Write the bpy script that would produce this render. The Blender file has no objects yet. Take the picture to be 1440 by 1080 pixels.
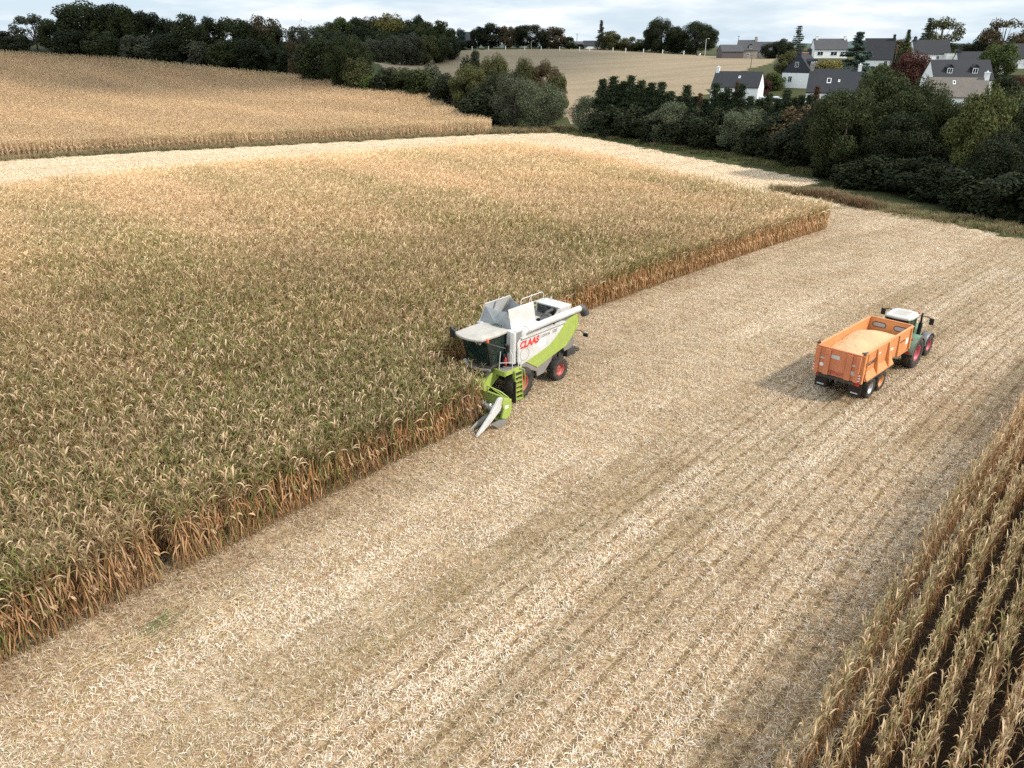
import bpy, bmesh, math, random
import numpy as np
from mathutils import Vector, Matrix, noise as mnoise

random.seed(7); rng = np.random.default_rng(7)
SC = bpy.context.scene
COL = SC.collection
PI = math.pi
R_ = math.radians

# ------------------------------------------------------------------ camera
F_PX = 1096.0; PITCH = R_(23.6); CAM_H = 18.0      # focal length for a 1440 px wide frame
cam_d = bpy.data.cameras.new("camera"); cam = bpy.data.objects.new("camera", cam_d); COL.objects.link(cam)
cam.location = (0, 0, CAM_H); cam.rotation_euler = (PI/2 - PITCH, 0, 0)
cam_d.sensor_width = 36; cam_d.lens = F_PX/1440*36; cam_d.clip_start = 0.5; cam_d.clip_end = 12000
SC.camera = cam

def at(u, v, d):
    """world point at optical depth d seen at photo pixel (u, v)"""
    a = (u-720)/F_PX; b = (v-540)/F_PX
    return np.array([a*d, (math.cos(PITCH)-b*math.sin(PITCH))*d, CAM_H-(math.sin(PITCH)+b*math.cos(PITCH))*d])
def project(x, y, z):
    q = z-CAM_H
    d = y*math.cos(PITCH)-q*math.sin(PITCH); up = y*math.sin(PITCH)+q*math.cos(PITCH)
    d = np.where(np.abs(d) < 1e-3, 1e-3, d)
    return 720+F_PX*x/d, 540-F_PX*up/d, d

# ------------------------------------------------------------------ world and sun
SUN_AZ = math.atan2(0.90, -0.38); SUN_EL = R_(44)
w = bpy.data.worlds.new("World"); SC.world = w; w.use_nodes = True
nt = w.node_tree; N = nt.nodes; Lk = nt.links
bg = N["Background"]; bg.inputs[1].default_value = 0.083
sky = N.new("ShaderNodeTexSky"); sky.sky_type = 'NISHITA'; sky.sun_disc = False
sky.sun_elevation = SUN_EL; sky.sun_rotation = SUN_AZ; sky.air_density = 1.0; sky.dust_density = 1.2
tc = N.new("ShaderNodeTexCoord"); mp = N.new("ShaderNodeMapping"); mp.inputs['Scale'].default_value = (4.0, 4.0, 22.0)
n1 = N.new("ShaderNodeTexNoise"); n1.inputs['Scale'].default_value = 1.6; n1.inputs['Detail'].default_value = 7; n1.inputs['Roughness'].default_value = .55
rp = N.new("ShaderNodeValToRGB"); rp.color_ramp.elements[0].position = .40; rp.color_ramp.elements[1].position = .66
mx = N.new("ShaderNodeMix"); mx.data_type = 'RGBA'
n2 = N.new("ShaderNodeTexNoise"); n2.inputs['Scale'].default_value = 3.4; n2.inputs['Detail'].default_value = 6
cr = N.new("ShaderNodeValToRGB"); cr.color_ramp.elements[0].position = .35; cr.color_ramp.elements[1].position = .68
cr.color_ramp.elements[0].color = (7.2, 7.8, 8.4, 1); cr.color_ramp.elements[1].color = (10.8, 10.9, 11., 1)
base = N.new("ShaderNodeMix"); base.data_type = 'RGBA'; base.inputs[0].default_value = .85
base.inputs['B'].default_value = (6.2, 7.5, 8.6, 1)
Lk.new(tc.outputs['Generated'], mp.inputs[0]); Lk.new(mp.outputs[0], n1.inputs['Vector']); Lk.new(mp.outputs[0], n2.inputs['Vector'])
Lk.new(n1.outputs['Fac'], rp.inputs[0]); Lk.new(rp.outputs[0], mx.inputs[0]); Lk.new(n2.outputs['Fac'], cr.inputs[0])
Lk.new(sky.outputs[0], base.inputs['A']); Lk.new(base.outputs['Result'], mx.inputs['A']); Lk.new(cr.outputs[0], mx.inputs['B'])
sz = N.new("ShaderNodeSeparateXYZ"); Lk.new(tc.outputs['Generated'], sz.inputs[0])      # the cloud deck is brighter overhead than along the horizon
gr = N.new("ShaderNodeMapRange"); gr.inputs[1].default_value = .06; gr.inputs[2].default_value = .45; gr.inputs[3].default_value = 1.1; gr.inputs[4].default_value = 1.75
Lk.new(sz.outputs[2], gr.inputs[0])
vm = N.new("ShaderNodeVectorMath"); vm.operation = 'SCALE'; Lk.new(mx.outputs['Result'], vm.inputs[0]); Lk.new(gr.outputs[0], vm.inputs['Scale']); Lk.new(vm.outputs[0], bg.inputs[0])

sd = bpy.data.lights.new("sun", 'SUN'); sd.energy = 3.5; sd.angle = R_(3.0); sd.color = (1.0, .935, .84)
sun = bpy.data.objects.new("sun", sd); COL.objects.link(sun); sun.location = (120, 30, 120)
sdir = Vector((math.sin(SUN_AZ)*math.cos(SUN_EL), math.cos(SUN_AZ)*math.cos(SUN_EL), math.sin(SUN_EL)))
sun.rotation_euler = sdir.to_track_quat('Z', 'Y').to_euler()

SC.view_settings.view_transform = 'Standard'; SC.view_settings.look = 'None'
SC.view_settings.exposure = 0.36; SC.view_settings.gamma = 1.0
SC.cycles.max_bounces = 5; SC.cycles.diffuse_bounces = 2; SC.cycles.glossy_bounces = 2
SC.cycles.transmission_bounces = 3; SC.cycles.transparent_max_bounces = 6; SC.cycles.volume_bounces = 0
SC.cycles.caustics_reflective = False; SC.cycles.caustics_refractive = False
SC.cycles.use_adaptive_sampling = True; SC.cycles.adaptive_threshold = .02
SC.cycles.use_denoising = False

# ------------------------------------------------------------------ a low cumulus cloud whose shade lies on the far hillside
def cloud(name, target, w_, d_, alt, seed, label):
    r = np.random.default_rng(seed); k = alt/math.tan(SUN_EL); cx = target[0]+math.sin(SUN_AZ)*k; cy = target[1]+math.cos(SUN_AZ)*k
    bm = bmesh.new()
    for i in range(46):
        a = r.uniform(0, 2*PI); q = math.sqrt(r.random()); x = math.cos(a)*q*w_/2; y = math.sin(a)*q*d_/2; rr = r.uniform(.10, .2)*min(w_, d_)*(1.15-.5*q)
        m = Matrix.Translation((x, y, rr*.35+r.uniform(0, .2)*rr)) @ Matrix.Diagonal((1.25, 1.1, .62, 1)); g = bmesh.ops.create_icosphere(bm, subdivisions=3, radius=rr, matrix=m)
        for v in g['verts']: p = v.co; v.co = p+p.normalized()*0+Vector((1, 1, .6))*(mnoise.noise(p*.045+Vector((seed, 0, 0)))*rr*.28)
    me = bpy.data.meshes.new(name); bm.to_mesh(me); bm.free(); me.polygons.foreach_set('use_smooth', np.ones(len(me.polygons), bool))
    m = bpy.data.materials.new('cloud_vapour'); m.use_nodes = True; p = m.node_tree.nodes["Principled BSDF"]; p.inputs['Base Color'].default_value = (.9, .9, .91, 1); p.inputs['Roughness'].default_value = 1
    me.materials.append(m); o = bpy.data.objects.new(name, me); COL.objects.link(o); o.location = (cx, cy, alt); o['label'] = label; o['kind'] = 'stuff'
cloud('cloud', (-150, 352), 330, 270, 420, 3, 'low white cumulus cloud shading the wood and upper hillside')

# ------------------------------------------------------------------ materials
MATS = {}
def nodes(name):
    m = bpy.data.materials.new(name); m.use_nodes = True
    return m, m.node_tree.nodes, m.node_tree.links, m.node_tree.nodes["Principled BSDF"]
def paint(name, col, rough=.5, metal=0., var=.12, scale=3., bump=0., dirt=None, dirt_amt=.35, coat=0.):
    """procedural surface: base colour broken by two noises, a dust tone and some bump"""
    if name in MATS: return MATS[name]
    m, n, l, p = nodes(name)
    tc = n.new("ShaderNodeTexCoord")
    a = n.new("ShaderNodeTexNoise"); a.inputs['Scale'].default_value = scale; a.inputs['Detail'].default_value = 6
    l.new(tc.outputs['Object'], a.inputs['Vector'])
    mr = n.new("ShaderNodeMapRange"); mr.inputs[1].default_value = .3; mr.inputs[2].default_value = .7
    mr.inputs[3].default_value = 1-var; mr.inputs[4].default_value = 1+var
    l.new(a.outputs['Fac'], mr.inputs[0])
    mul = n.new("ShaderNodeMix"); mul.data_type = 'RGBA'; mul.blend_type = 'MULTIPLY'; mul.inputs[0].default_value = 1
    mul.inputs['A'].default_value = (*col, 1); l.new(mr.outputs[0], mul.inputs['B'])
    out = mul.outputs['Result']
    if dirt:
        b = n.new("ShaderNodeTexNoise"); b.inputs['Scale'].default_value = scale*.45; b.inputs['Detail'].default_value = 8; b.inputs['Roughness'].default_value = .7
        l.new(tc.outputs['Object'], b.inputs['Vector'])
        r = n.new("ShaderNodeMapRange"); r.inputs[1].default_value = .45; r.inputs[2].default_value = .75; r.inputs[3].default_value = 0; r.inputs[4].default_value = dirt_amt
        l.new(b.outputs['Fac'], r.inputs[0])
        d = n.new("ShaderNodeMix"); d.data_type = 'RGBA'; l.new(r.outputs[0], d.inputs[0]); l.new(out, d.inputs['A']); d.inputs['B'].default_value = (*dirt, 1)
        out = d.outputs['Result']
        g2 = n.new("ShaderNodeTexNoise"); g2.inputs['Scale'].default_value = scale*5; g2.inputs['Detail'].default_value = 8; g2.inputs['Roughness'].default_value = .8
        mp2 = n.new("ShaderNodeMapping"); mp2.inputs['Scale'].default_value = (1, 1, .3); l.new(tc.outputs['Object'], mp2.inputs[0]); l.new(mp2.outputs[0], g2.inputs['Vector'])
        r2 = n.new("ShaderNodeMapRange"); r2.inputs[1].default_value = .52; r2.inputs[2].default_value = .70; r2.inputs[3].default_value = 0; r2.inputs[4].default_value = dirt_amt*.8
        l.new(g2.outputs['Fac'], r2.inputs[0]); d2 = n.new("ShaderNodeMix"); d2.data_type = 'RGBA'; l.new(r2.outputs[0], d2.inputs[0]); l.new(out, d2.inputs['A']); d2.inputs['B'].default_value = (dirt[0]*.7, dirt[1]*.68, dirt[2]*.66, 1)
        out = d2.outputs['Result']
    l.new(out, p.inputs['Base Color'])
    p.inputs['Roughness'].default_value = rough; p.inputs['Metallic'].default_value = metal
    if coat: p.inputs['Coat Weight'].default_value = coat
    if bump:
        bp = n.new("ShaderNodeBump"); bp.inputs['Strength'].default_value = bump; bp.inputs['Distance'].default_value = .02
        l.new(a.outputs['Fac'], bp.inputs['Height']); l.new(bp.outputs[0], p.inputs['Normal'])
    MATS[name] = m; return m
DUST = (.34, .26, .17)
M_WHITE = paint('white_panel', (.56, .555, .535), .45, var=.06, scale=1.6, dirt=DUST, dirt_amt=.5)
M_DUSTY = paint('dusty_white', (.39, .365, .325), .6, var=.12, scale=2.2, dirt=DUST, dirt_amt=.45)
M_GREEN = paint('lime_paint', (.31, .40, .075), .45, var=.08, dirt=DUST, dirt_amt=.35)
M_GREY = paint('grey_plastic', (.20, .19, .175), .6, dirt=DUST, dirt_amt=.4)
M_LGREY = paint('grey_metal', (.36, .39, .41), .5, metal=.2, dirt=DUST, dirt_amt=.4)
M_DARK = paint('dark_metal', (.035, .035, .035), .6, dirt=DUST, dirt_amt=.3)
M_BLACK = paint('black_plastic', (.012, .012, .013), .45)
M_RUBBER = paint('tyre_rubber', (.022, .021, .020), .85, var=.2, scale=6, dirt=(.20, .155, .10), dirt_amt=.5)
M_RED = paint('red_rim', (.42, .075, .06), .5, dirt=DUST, dirt_amt=.45)
M_REDC = paint('red_paint', (.50, .035, .03), .4)
M_SILVER = paint('bare_steel', (.62, .63, .64), .32, metal=.7, dirt=DUST, dirt_amt=.3)
M_ORANGE = paint('orange_paint', (.62, .25, .09), .55, var=.10, scale=1.5, dirt=(.46, .25, .12), dirt_amt=.4)
M_ORTAIL = paint('shaded_red_orange', (.56, .185, .08), .6, var=.12, scale=1.2, dirt=(.45, .24, .14), dirt_amt=.6)  # tailgate orange, redder and darker with its shade put into the colour
M_ORANGEI = paint('worn_orange_paint', (.78, .33, .06), .5, var=.12, scale=1.2, dirt=(.62, .45, .25), dirt_amt=.6)
M_GRAIN = None
M_TRGREEN = paint('tractor_green', (.105, .20, .125), .35, dirt=DUST, dirt_amt=.3)
M_TRGREY = paint('tractor_grey', (.11, .115, .125), .45, dirt=DUST, dirt_amt=.3)
M_PINK = paint('tractor_rim_red', (.46, .06, .09), .45, dirt=DUST, dirt_amt=.3)
M_LAMP = paint('amber_lens', (.65, .13, .05), .25)
M_LETTER = paint('dark_lettering', (.05, .05, .055), .6)
M_LETRED = paint('red_lettering', (.60, .035, .03), .5)
M_STICK = paint('sticker_white', (.80, .80, .80), .5)
M_TEAL = paint('seat_cloth', (.05, .11, .10), .8)
def glass(name, col, alpha):
    m, n, l, p = nodes(name)
    p.inputs['Base Color'].default_value = (*col, 1); p.inputs['Roughness'].default_value = .04; p.inputs['Alpha'].default_value = alpha
    p.inputs['IOR'].default_value = 1.5
    return m
M_GLASS = glass('tinted_glass', (.012, .028, .024), .72)
M_PANE = glass('window_glass', (.02, .024, .028), 1.0)

# ------------------------------------------------------------------ mesh helpers
class MB:
    def __init__(s): s.v = []; s.f = []; s.mi = []; s.sm = []
    def add(s, vs, fs, mi=0, smooth=False):
        o = len(s.v); s.v += [tuple(map(float, q)) for q in vs]
        for f in fs: s.f.append(tuple(i+o for i in f)); s.mi.append(mi); s.sm.append(smooth)
    def box(s, x0, x1, y0, y1, z0, z1, mi=0, M=None):
        vs = [Vector((x, y, z)) for z in (z0, z1) for x, y in ((x0, y0), (x1, y0), (x1, y1), (x0, y1))]
        if M is not None: vs = [M @ q for q in vs]
        s.add(vs, [(0, 3, 2, 1), (4, 5, 6, 7), (0, 1, 5, 4), (1, 2, 6, 5), (2, 3, 7, 6), (3, 0, 4, 7)], mi)
    def hexa(s, b, t, mi=0):
        """box from four bottom and four top corners (same order)"""
        s.add(list(b)+list(t), [(0, 3, 2, 1), (4, 5, 6, 7), (0, 1, 5, 4), (1, 2, 6, 5), (2, 3, 7, 6), (3, 0, 4, 7)], mi)
    def slab(s, pts, d, mi=0):
        """polygon pts (3D) thickened by vector d"""
        n = len(pts); a = [Vector(p) for p in pts]; b = [p+Vector(d) for p in a]
        s.add(a+b, [tuple(range(n-1, -1, -1)), tuple(range(n, 2*n))]+[(i, (i+1) % n, (i+1) % n+n, i+n) for i in range(n)], mi)
    def tube(s, pts, r, seg=8, mi=0, cap=True, smooth=True):
        pts = [Vector(p) for p in pts]; rs = r if isinstance(r, (list, tuple)) else [r]*len(pts)
        rings = []; prev = None
        for i, p in enumerate(pts):
            t = (pts[min(i+1, len(pts)-1)]-pts[max(i-1, 0)]).normalized()
            if prev is None: a = t.orthogonal().normalized()
            else: a = (prev-t*prev.dot(t)); a = a.normalized() if a.length > 1e-6 else t.orthogonal().normalized()
            prev = a; b = t.cross(a)
            rings.append([p+(a*math.cos(q)+b*math.sin(q))*rs[i] for q in [2*PI*k/seg for k in range(seg)]])
        vs = [q for g in rings for q in g]; fs = []
        for i in range(len(pts)-1):
            for k in range(seg):
                fs.append((i*seg+k, i*seg+(k+1) % seg, (i+1)*seg+(k+1) % seg, (i+1)*seg+k))
        s.add(vs, fs, mi, smooth)
        if cap: s.add(rings[0], [tuple(range(seg-1, -1, -1))], mi); s.add(rings[-1], [tuple(range(seg))], mi)
    def lathe(s, prof, c=(0, 0, 0), seg=28, mi=0, smooth=True, close=False):
        """profile of (radius, offset along y) turned about the y axis"""
        vs = []; n = len(prof)
        for k in range(seg):
            a = 2*PI*k/seg
            for r, y in prof: vs.append((c[0]+r*math.cos(a), c[1]+y, c[2]+r*math.sin(a)))
        fs = []
        for k in range(seg):
            k2 = (k+1) % seg
            for i in range(n-1 if not close else n):
                j = (i+1) % n
                fs.append((k*n+i, k*n+j, k2*n+j, k2*n+i))
        s.add(vs, fs, mi, smooth)
    def build(s, name, mats, parent=None, bevel=0., loc=None):
        me = bpy.data.meshes.new(name); me.from_pydata(s.v, [], s.f)
        mats = mats if isinstance(mats, (list, tuple)) else [mats]
        for m in mats: me.materials.append(m)
        me.polygons.foreach_set('material_index', s.mi); me.polygons.foreach_set('use_smooth', s.sm)
        bm = bmesh.new(); bm.from_mesh(me); bmesh.ops.recalc_face_normals(bm, faces=bm.faces); bm.to_mesh(me); bm.free()
        o = bpy.data.objects.new(name, me); COL.objects.link(o)
        if parent is not None: o.parent = parent
        if loc is not None: o.location = loc
        if bevel:
            b = o.modifiers.new('bevel', 'BEVEL'); b.width = bevel; b.segments = 2; b.limit_method = 'ANGLE'; b.angle_limit = R_(40)
        return o
def part(name, mats, parent, bevel=0.):
    mb = MB(); mb._p = (name, mats, parent, bevel); return mb
def tag(o, label=None, cat=None, group=None, kind=None):
    if label: o['label'] = label
    if cat: o['category'] = cat
    if group: o['group'] = group
    if kind: o['kind'] = kind
    return o
def empty(name, loc, rz=0., label=None, cat=None, group=None):
    o = bpy.data.objects.new(name, None); COL.objects.link(o); o.location = loc; o.rotation_euler = (0, 0, rz)
    o.empty_display_size = .3
    return tag(o, label, cat, group)
def text_part(body, size, mat, parent, loc, rot, shear=0., extrude=.004, bold=0., name='lettering'):
    c = bpy.data.curves.new('txt', 'FONT'); c.body = body; c.size = size; c.shear = shear; c.extrude = extrude; c.offset = bold
    t = bpy.data.objects.new('txt', c); COL.objects.link(t)
    dg = bpy.context.evaluated_depsgraph_get(); me = bpy.data.meshes.new_from_object(t.evaluated_get(dg))
    bpy.data.objects.remove(t); bpy.data.curves.remove(c)
    me.materials.clear(); me.materials.append(mat)
    o = bpy.data.objects.new(name, me); COL.objects.link(o); o.parent = parent; o.matrix_local = Matrix.Translation(loc) @ rot
    return o

# ------------------------------------------------------------------ field frame: rows are gentle arcs
P0 = np.array([-5.34, 32.03]); H0 = R_(40.4); RAD = 520.0
nR = np.array([math.cos(H0), -math.sin(H0)]); CEN = P0+nR*RAD
def st_xy(s, t):
    s = np.asarray(s, float); t = np.asarray(t, float)
    a = s/RAD; r = RAD-t
    ux = -nR[0]; uy = -nR[1]
    c, sn = np.cos(-a), np.sin(-a)
    return CEN[0]+r*(ux*c-uy*sn), CEN[1]+r*(ux*sn+uy*c)
def xy_st(x, y):
    dx = np.asarray(x, float)-CEN[0]; dy = np.asarray(y, float)-CEN[1]
    r = np.hypot(dx, dy); ang = np.arctan2(dy, dx)-math.atan2(-nR[1], -nR[0])
    ang = (ang+PI) % (2*PI)-PI
    return -ang*RAD, RAD-r
def heading(s): return H0+np.asarray(s)/RAD

def in_poly(x, y, poly):
    x = np.asarray(x, float); y = np.asarray(y, float); c = np.zeros(x.shape, bool); n = len(poly)
    for i in range(n):
        x0, y0 = poly[i]; x1, y1 = poly[(i+1) % n]
        if y0 == y1: continue
        c ^= ((y0 > y) != (y1 > y)) & (x < (x1-x0)*(y-y0)/(y1-y0)+x0)
    return c
def poly_dist(x, y, poly):
    d = np.full(np.shape(x), 1e9); n = len(poly)
    for i in range(n):
        ax, ay = poly[i]; bx, by = poly[(i+1) % n]; vx, vy = bx-ax, by-ay
        t = np.clip(((x-ax)*vx+(y-ay)*vy)/(vx*vx+vy*vy), 0, 1)
        d = np.minimum(d, np.hypot(x-ax-t*vx, y-ay-t*vy))
    return d
def wave(x, y, s, seed):
    """cheap smooth value noise in 0..1 from summed sines"""
    r = np.random.default_rng(seed); v = 0; a = 0
    for k in range(7):
        f = (1.0+.9*k)/s; th = r.uniform(0, 2*PI); ph = r.uniform(0, 2*PI); am = 1/(1+.55*k)
        v = v+am*np.sin((x*math.cos(th)+y*math.sin(th))*f*2*PI+ph); a += am
    return np.clip(.5+.5*v/a*1.7, 0, 1)

# ------------------------------------------------------------------ terrain
FLAT = [(-125, -40), (95, -40), (62, 70), (52, 92), (44, 110), (32, 137), (13.5, 179), (-5, 178.5), (-45, 157), (-89, 137), (-160, 108)]
CTRL = [(0, 73, 250, -2.2), (130, 82, 252, -2.2), (300, 97, 250, -2.2), (420, 108, 245, -2.2), (500, 115, 235, -2.2),
        (600, 131, 215, -2.2), (640, 153, 195, -2.2), (560, 135, 225, 0), (530, 92, 300, 0), (560, 110, 262, 0), (620, 120, 245, 0),
        (590, 83, 315, 0), (640, 72, 335, 0), (700, 68, 345, 0), (850, 70, 350, 0), (980, 78, 325, 0), (1080, 86, 295, 0), (1000, 105, 238, 0),
        (900, 100, 268, 0), (800, 140, 226, 0), (800, 168, 198, 0), (720, 120, 250, 0), (980, 130, 216, 0), (880, 150, 205, 0),
        (1035, 150, 198, 0), (1190, 148, 178, 0), (1340, 140, 160, 0), (1120, 124, 215, 0), (1250, 96, 240, 0), (1320, 88, 270, 0),
        (1165, 80, 275, 0), (1370, 104, 215, 0), (1440, 98, 225, 0), (1430, 125, 180, 0), (1250, 130, 185, 0), (1050, 80, 295, 0)]
cp = []
for u, v, d, dz in CTRL:
    p = at(u, v, d); cp.append((p[0], p[1], p[2]+dz))
cp += [(-200, 270, 16), (-130, 290, 15.5), (-60, 300, 14.5), (-75, 340, 15), (-10, 420, 15.5), (120, 420, 14), (250, 400, 14), (-260, 150, 16), (-300, 40, 14),
       (160, 120, 6), (190, 60, 3), (230, 200, 12), (-400, 500, 17), (0, 700, 14), (400, 600, 14), (900, 900, 12), (-900, 900, 15), (0, 1800, 8), (1500, 1800, 8),
       (-1500, 1800, 8), (0, 4000, 5), (2500, 4000, 5), (-2500, 4000, 5), (-2000, 0, 10), (2000, 0, 8)]
for x, y in [(-125, -40), (-60, -40), (0, -40), (60, -40), (95, -40), (70, 30), (-80, 30), (-120, 60), (-140, 108), (-89, 137), (-45, 157), (-5, 178), (13, 179), (32, 137), (44, 110), (52, 92), (62, 70), (-60, 100), (-20, 120), (10, 90), (0, 30)]:
    cp.append((x, y, 0.0))
cp = np.array(cp); CC = 22.0
def _phi(r): return np.sqrt(r*r+CC*CC)
_n = len(cp); _A = np.zeros((_n+3, _n+3)); _r = np.hypot(cp[:, None, 0]-cp[None, :, 0], cp[:, None, 1]-cp[None, :, 1])
_A[:_n, :_n] = _phi(_r)-np.eye(_n)*2.0; _A[:_n, _n] = 1; _A[:_n, _n+1] = cp[:, 0]/100; _A[:_n, _n+2] = cp[:, 1]/100; _A[_n:, :_n] = _A[:_n, _n:].T
_W = np.linalg.solve(_A, np.concatenate([cp[:, 2], [0, 0, 0]]))
def ground_z(x, y):
    x = np.atleast_1d(np.asarray(x, float)); y = np.atleast_1d(np.asarray(y, float)); sh = x.shape; x = x.ravel(); y = y.ravel()
    z = np.zeros(x.shape)
    for i in range(0, len(x), 20000):
        xs, ys = x[i:i+20000], y[i:i+20000]
        r = np.hypot(xs[:, None]-cp[None, :, 0], ys[:, None]-cp[None, :, 1])
        z[i:i+20000] = _phi(r) @ _W[:_n]+_W[_n]+_W[_n+1]*xs/100+_W[_n+2]*ys/100
    ins = in_poly(x, y, FLAT); d = poly_dist(x, y, FLAT); k = np.clip(d/22, 0, 1); k = k*k*(3-2*k)
    return np.where(ins, 0, z*k).reshape(sh)
def gz(x, y): return float(ground_z(x, y)[0])

CORN = [(33.6, 81.4), (30.4, 88), (25, 99), (14.2, 122), (2.6, 137.6), (-3.7, 138.9), (-34, 120.7), (-50, 108), (-61.6, 95.2), (-115, 52), (-60, -40), (0, -40), (33, -40)]
HILL = [tuple(at(u, v, d)[:2]) for u, v, d in [(-260, 238, 125), (0, 222, 135), (250, 212, 147), (470, 200, 158), (690, 187, 172), (692, 178, 178), (640, 153, 195), (603, 131, 215), (500, 115, 236), (420, 108, 247), (300, 97, 252), (130, 82, 254), (0, 73, 252), (-260, 50, 250)]]
PAST = [tuple(at(u, v, d)[:2]) for u, v, d in [(806, 180, 187), (795, 165, 200), (720, 150, 218), (600, 122, 240), (530, 100, 280), (515, 95, 300), (600, 80, 320), (650, 71, 338), (860, 70, 352), (985, 77, 328), (1095, 86, 292), (1085, 100, 262), (1010, 112, 228), (985, 140, 208), (880, 155, 200)]]
xs = np.unique(np.concatenate([np.linspace(-2600, -420, 12), np.linspace(-400, -170, 24), np.arange(-160, 130.1, 1.3), np.linspace(136, 330, 40), np.linspace(360, 2600, 14)]))
ys = np.unique(np.concatenate([np.linspace(-300, -50, 6), np.arange(-40, 200.1, 1.3), np.arange(203, 420, 3.5), np.linspace(440, 1000, 12), np.linspace(1200, 4200, 10)]))
GX, GY = np.meshgrid(xs, ys); GZ = ground_z(GX, GY)
def zone_of(cx, cy):
    jx = cx+1.2*(wave(cx, cy, 5, 91)-.5); jy = cy+2.5*(wave(cx, cy, 6, 92)-.5)
    z = np.zeros(cx.shape, int)
    z[in_poly(jx, jy, PAST)] = 2
    z[in_poly(jx, jy, HILL)] = 3
    fl = [(-125, -40), (95, -40), (58, 66), (50.5, 77), (46.5, 88), (39, 101), (38, 107), (43.5, 113), (31, 137), (13.5, 174), (10, 178), (-3, 176), (-46, 155), (-90, 132), (-160, 104)]
    z[in_poly(jx, jy, fl)] = 1
    s_, t_ = xy_st(cx, cy)
    z[(z == 1) & (t_ > 21.05) & (t_ < 36) & (s_ > -40) & (s_ < 50)] = 3
    eg = np.where(s_ < 9, -1.2, -8.0)
    z[(z == 1) & in_poly(cx, cy, CORN) & (t_ < eg) & (poly_dist(cx, cy, CORN) > 1.0)] = 3
    return z
CXc = (GX[:-1, :-1]+GX[1:, 1:])/2; CYc = (GY[:-1, :-1]+GY[1:, 1:])/2
ZON = zone_of(CXc, CYc)

def attr_col(n, name): a = n.new("ShaderNodeAttribute"); a.attribute_name = name; return a
def ramp(n, l, src, stops):
    r = n.new("ShaderNodeValToRGB"); e = r.color_ramp.elements
    e[0].position = stops[0][0]; e[0].color = (*stops[0][1], 1); e[1].position = stops[-1][0]; e[1].color = (*stops[-1][1], 1)
    for p, c in stops[1:-1]: k = e.new(p); k.color = (*c, 1)
    l.new(src, r.inputs[0]); return r.outputs[0]
def noise_n(n, l, vec, scale, detail=5, rough=.6):
    a = n.new("ShaderNodeTexNoise"); a.inputs['Scale'].default_value = scale; a.inputs['Detail'].default_value = detail; a.inputs['Roughness'].default_value = rough
    l.new(vec, a.inputs['Vector']); return a.outputs['Fac']
def mixc(n, l, fac, a, b, mode='MIX'):
    m = n.new("ShaderNodeMix"); m.data_type = 'RGBA'; m.blend_type = mode
    for k, v in ((0, fac), ('A', a), ('B', b)):
        if hasattr(v, 'is_linked'): l.new(v, m.inputs[k])
        elif isinstance(v, tuple): m.inputs[k].default_value = (*v, 1)
        else: m.inputs[k].default_value = v
    return m.outputs['Result']
def mapv(n, l, vec, scale):
    m = n.new("ShaderNodeMapping"); m.inputs['Scale'].default_value = scale; l.new(vec, m.inputs[0]); return m.outputs[0]
def math_n(n, l, op, a, b=None, c=None):
    m = n.new("ShaderNodeMath"); m.operation = op
    for i, v in enumerate((a, b, c)):
        if v is None: continue
        if hasattr(v, 'is_linked'): l.new(v, m.inputs[i])
        else: m.inputs[i].default_value = v
    return m.outputs[0]

def mat_stubble():
    m, n, l, p = nodes('stubble_ground'); uv = n.new("ShaderNodeUVMap"); uv.uv_map = 'rows'; V = uv.outputs[0]
    big = noise_n(n, l, V, .12, 4); mid = noise_n(n, l, V, 1.3, 6, .7); fine = noise_n(n, l, mapv(n, l, V, (15, 9, 1)), 1.0, 10, .82)
    streak = noise_n(n, l, mapv(n, l, V, (.55, .035, 1)), 1.0, 4)
    c = ramp(n, l, fine, [(.30, (.17, .10, .05)), (.46, (.34, .225, .125)), (.58, (.51, .37, .225)), (.72, (.68, .545, .38))])
    c = mixc(n, l, math_n(n, l, 'MULTIPLY', ramp(n, l, streak, [(.4, (0, 0, 0)), (.65, (1, 1, 1))]), .45), c, (.56, .47, .34))
    c = mixc(n, l, math_n(n, l, 'MULTIPLY', ramp(n, l, mid, [(.5, (0, 0, 0)), (.75, (1, 1, 1))]), .45), c, (.33, .27, .13))
    c = mixc(n, l, math_n(n, l, 'MULTIPLY', ramp(n, l, big, [(.45, (0, 0, 0)), (.7, (1, 1, 1))]), .35), c, (.40, .27, .155))
    sx = n.new("ShaderNodeSeparateXYZ"); l.new(V, sx.inputs[0])
    row = math_n(n, l, 'SINE', math_n(n, l, 'MULTIPLY', math_n(n, l, 'SUBTRACT', sx.outputs[0], .32), 2*PI/.76))
    lane = n.new('ShaderNodeMapRange'); lane.inputs[1].default_value = 6.5; lane.inputs[2].default_value = 10; l.new(sx.outputs[0], lane.inputs[0])
    rowf = math_n(n, l, 'MULTIPLY', math_n(n, l, 'MULTIPLY', lane.outputs[0], math_n(n, l, 'GREATER_THAN', row, .66)), math_n(n, l, 'MULTIPLY', mid, 1.5))
    c = mixc(n, l, rowf, c, (.13, .082, .042))
    l.new(c, p.inputs['Base Color']); p.inputs['Roughness'].default_value = .9; p.inputs['Specular IOR Level'].default_value = .15
    b = n.new("ShaderNodeBump"); b.inputs['Strength'].default_value = .6; b.inputs['Distance'].default_value = .06
    l.new(fine, b.inputs['Height']); l.new(b.outputs[0], p.inputs['Normal'])
    return m
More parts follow.
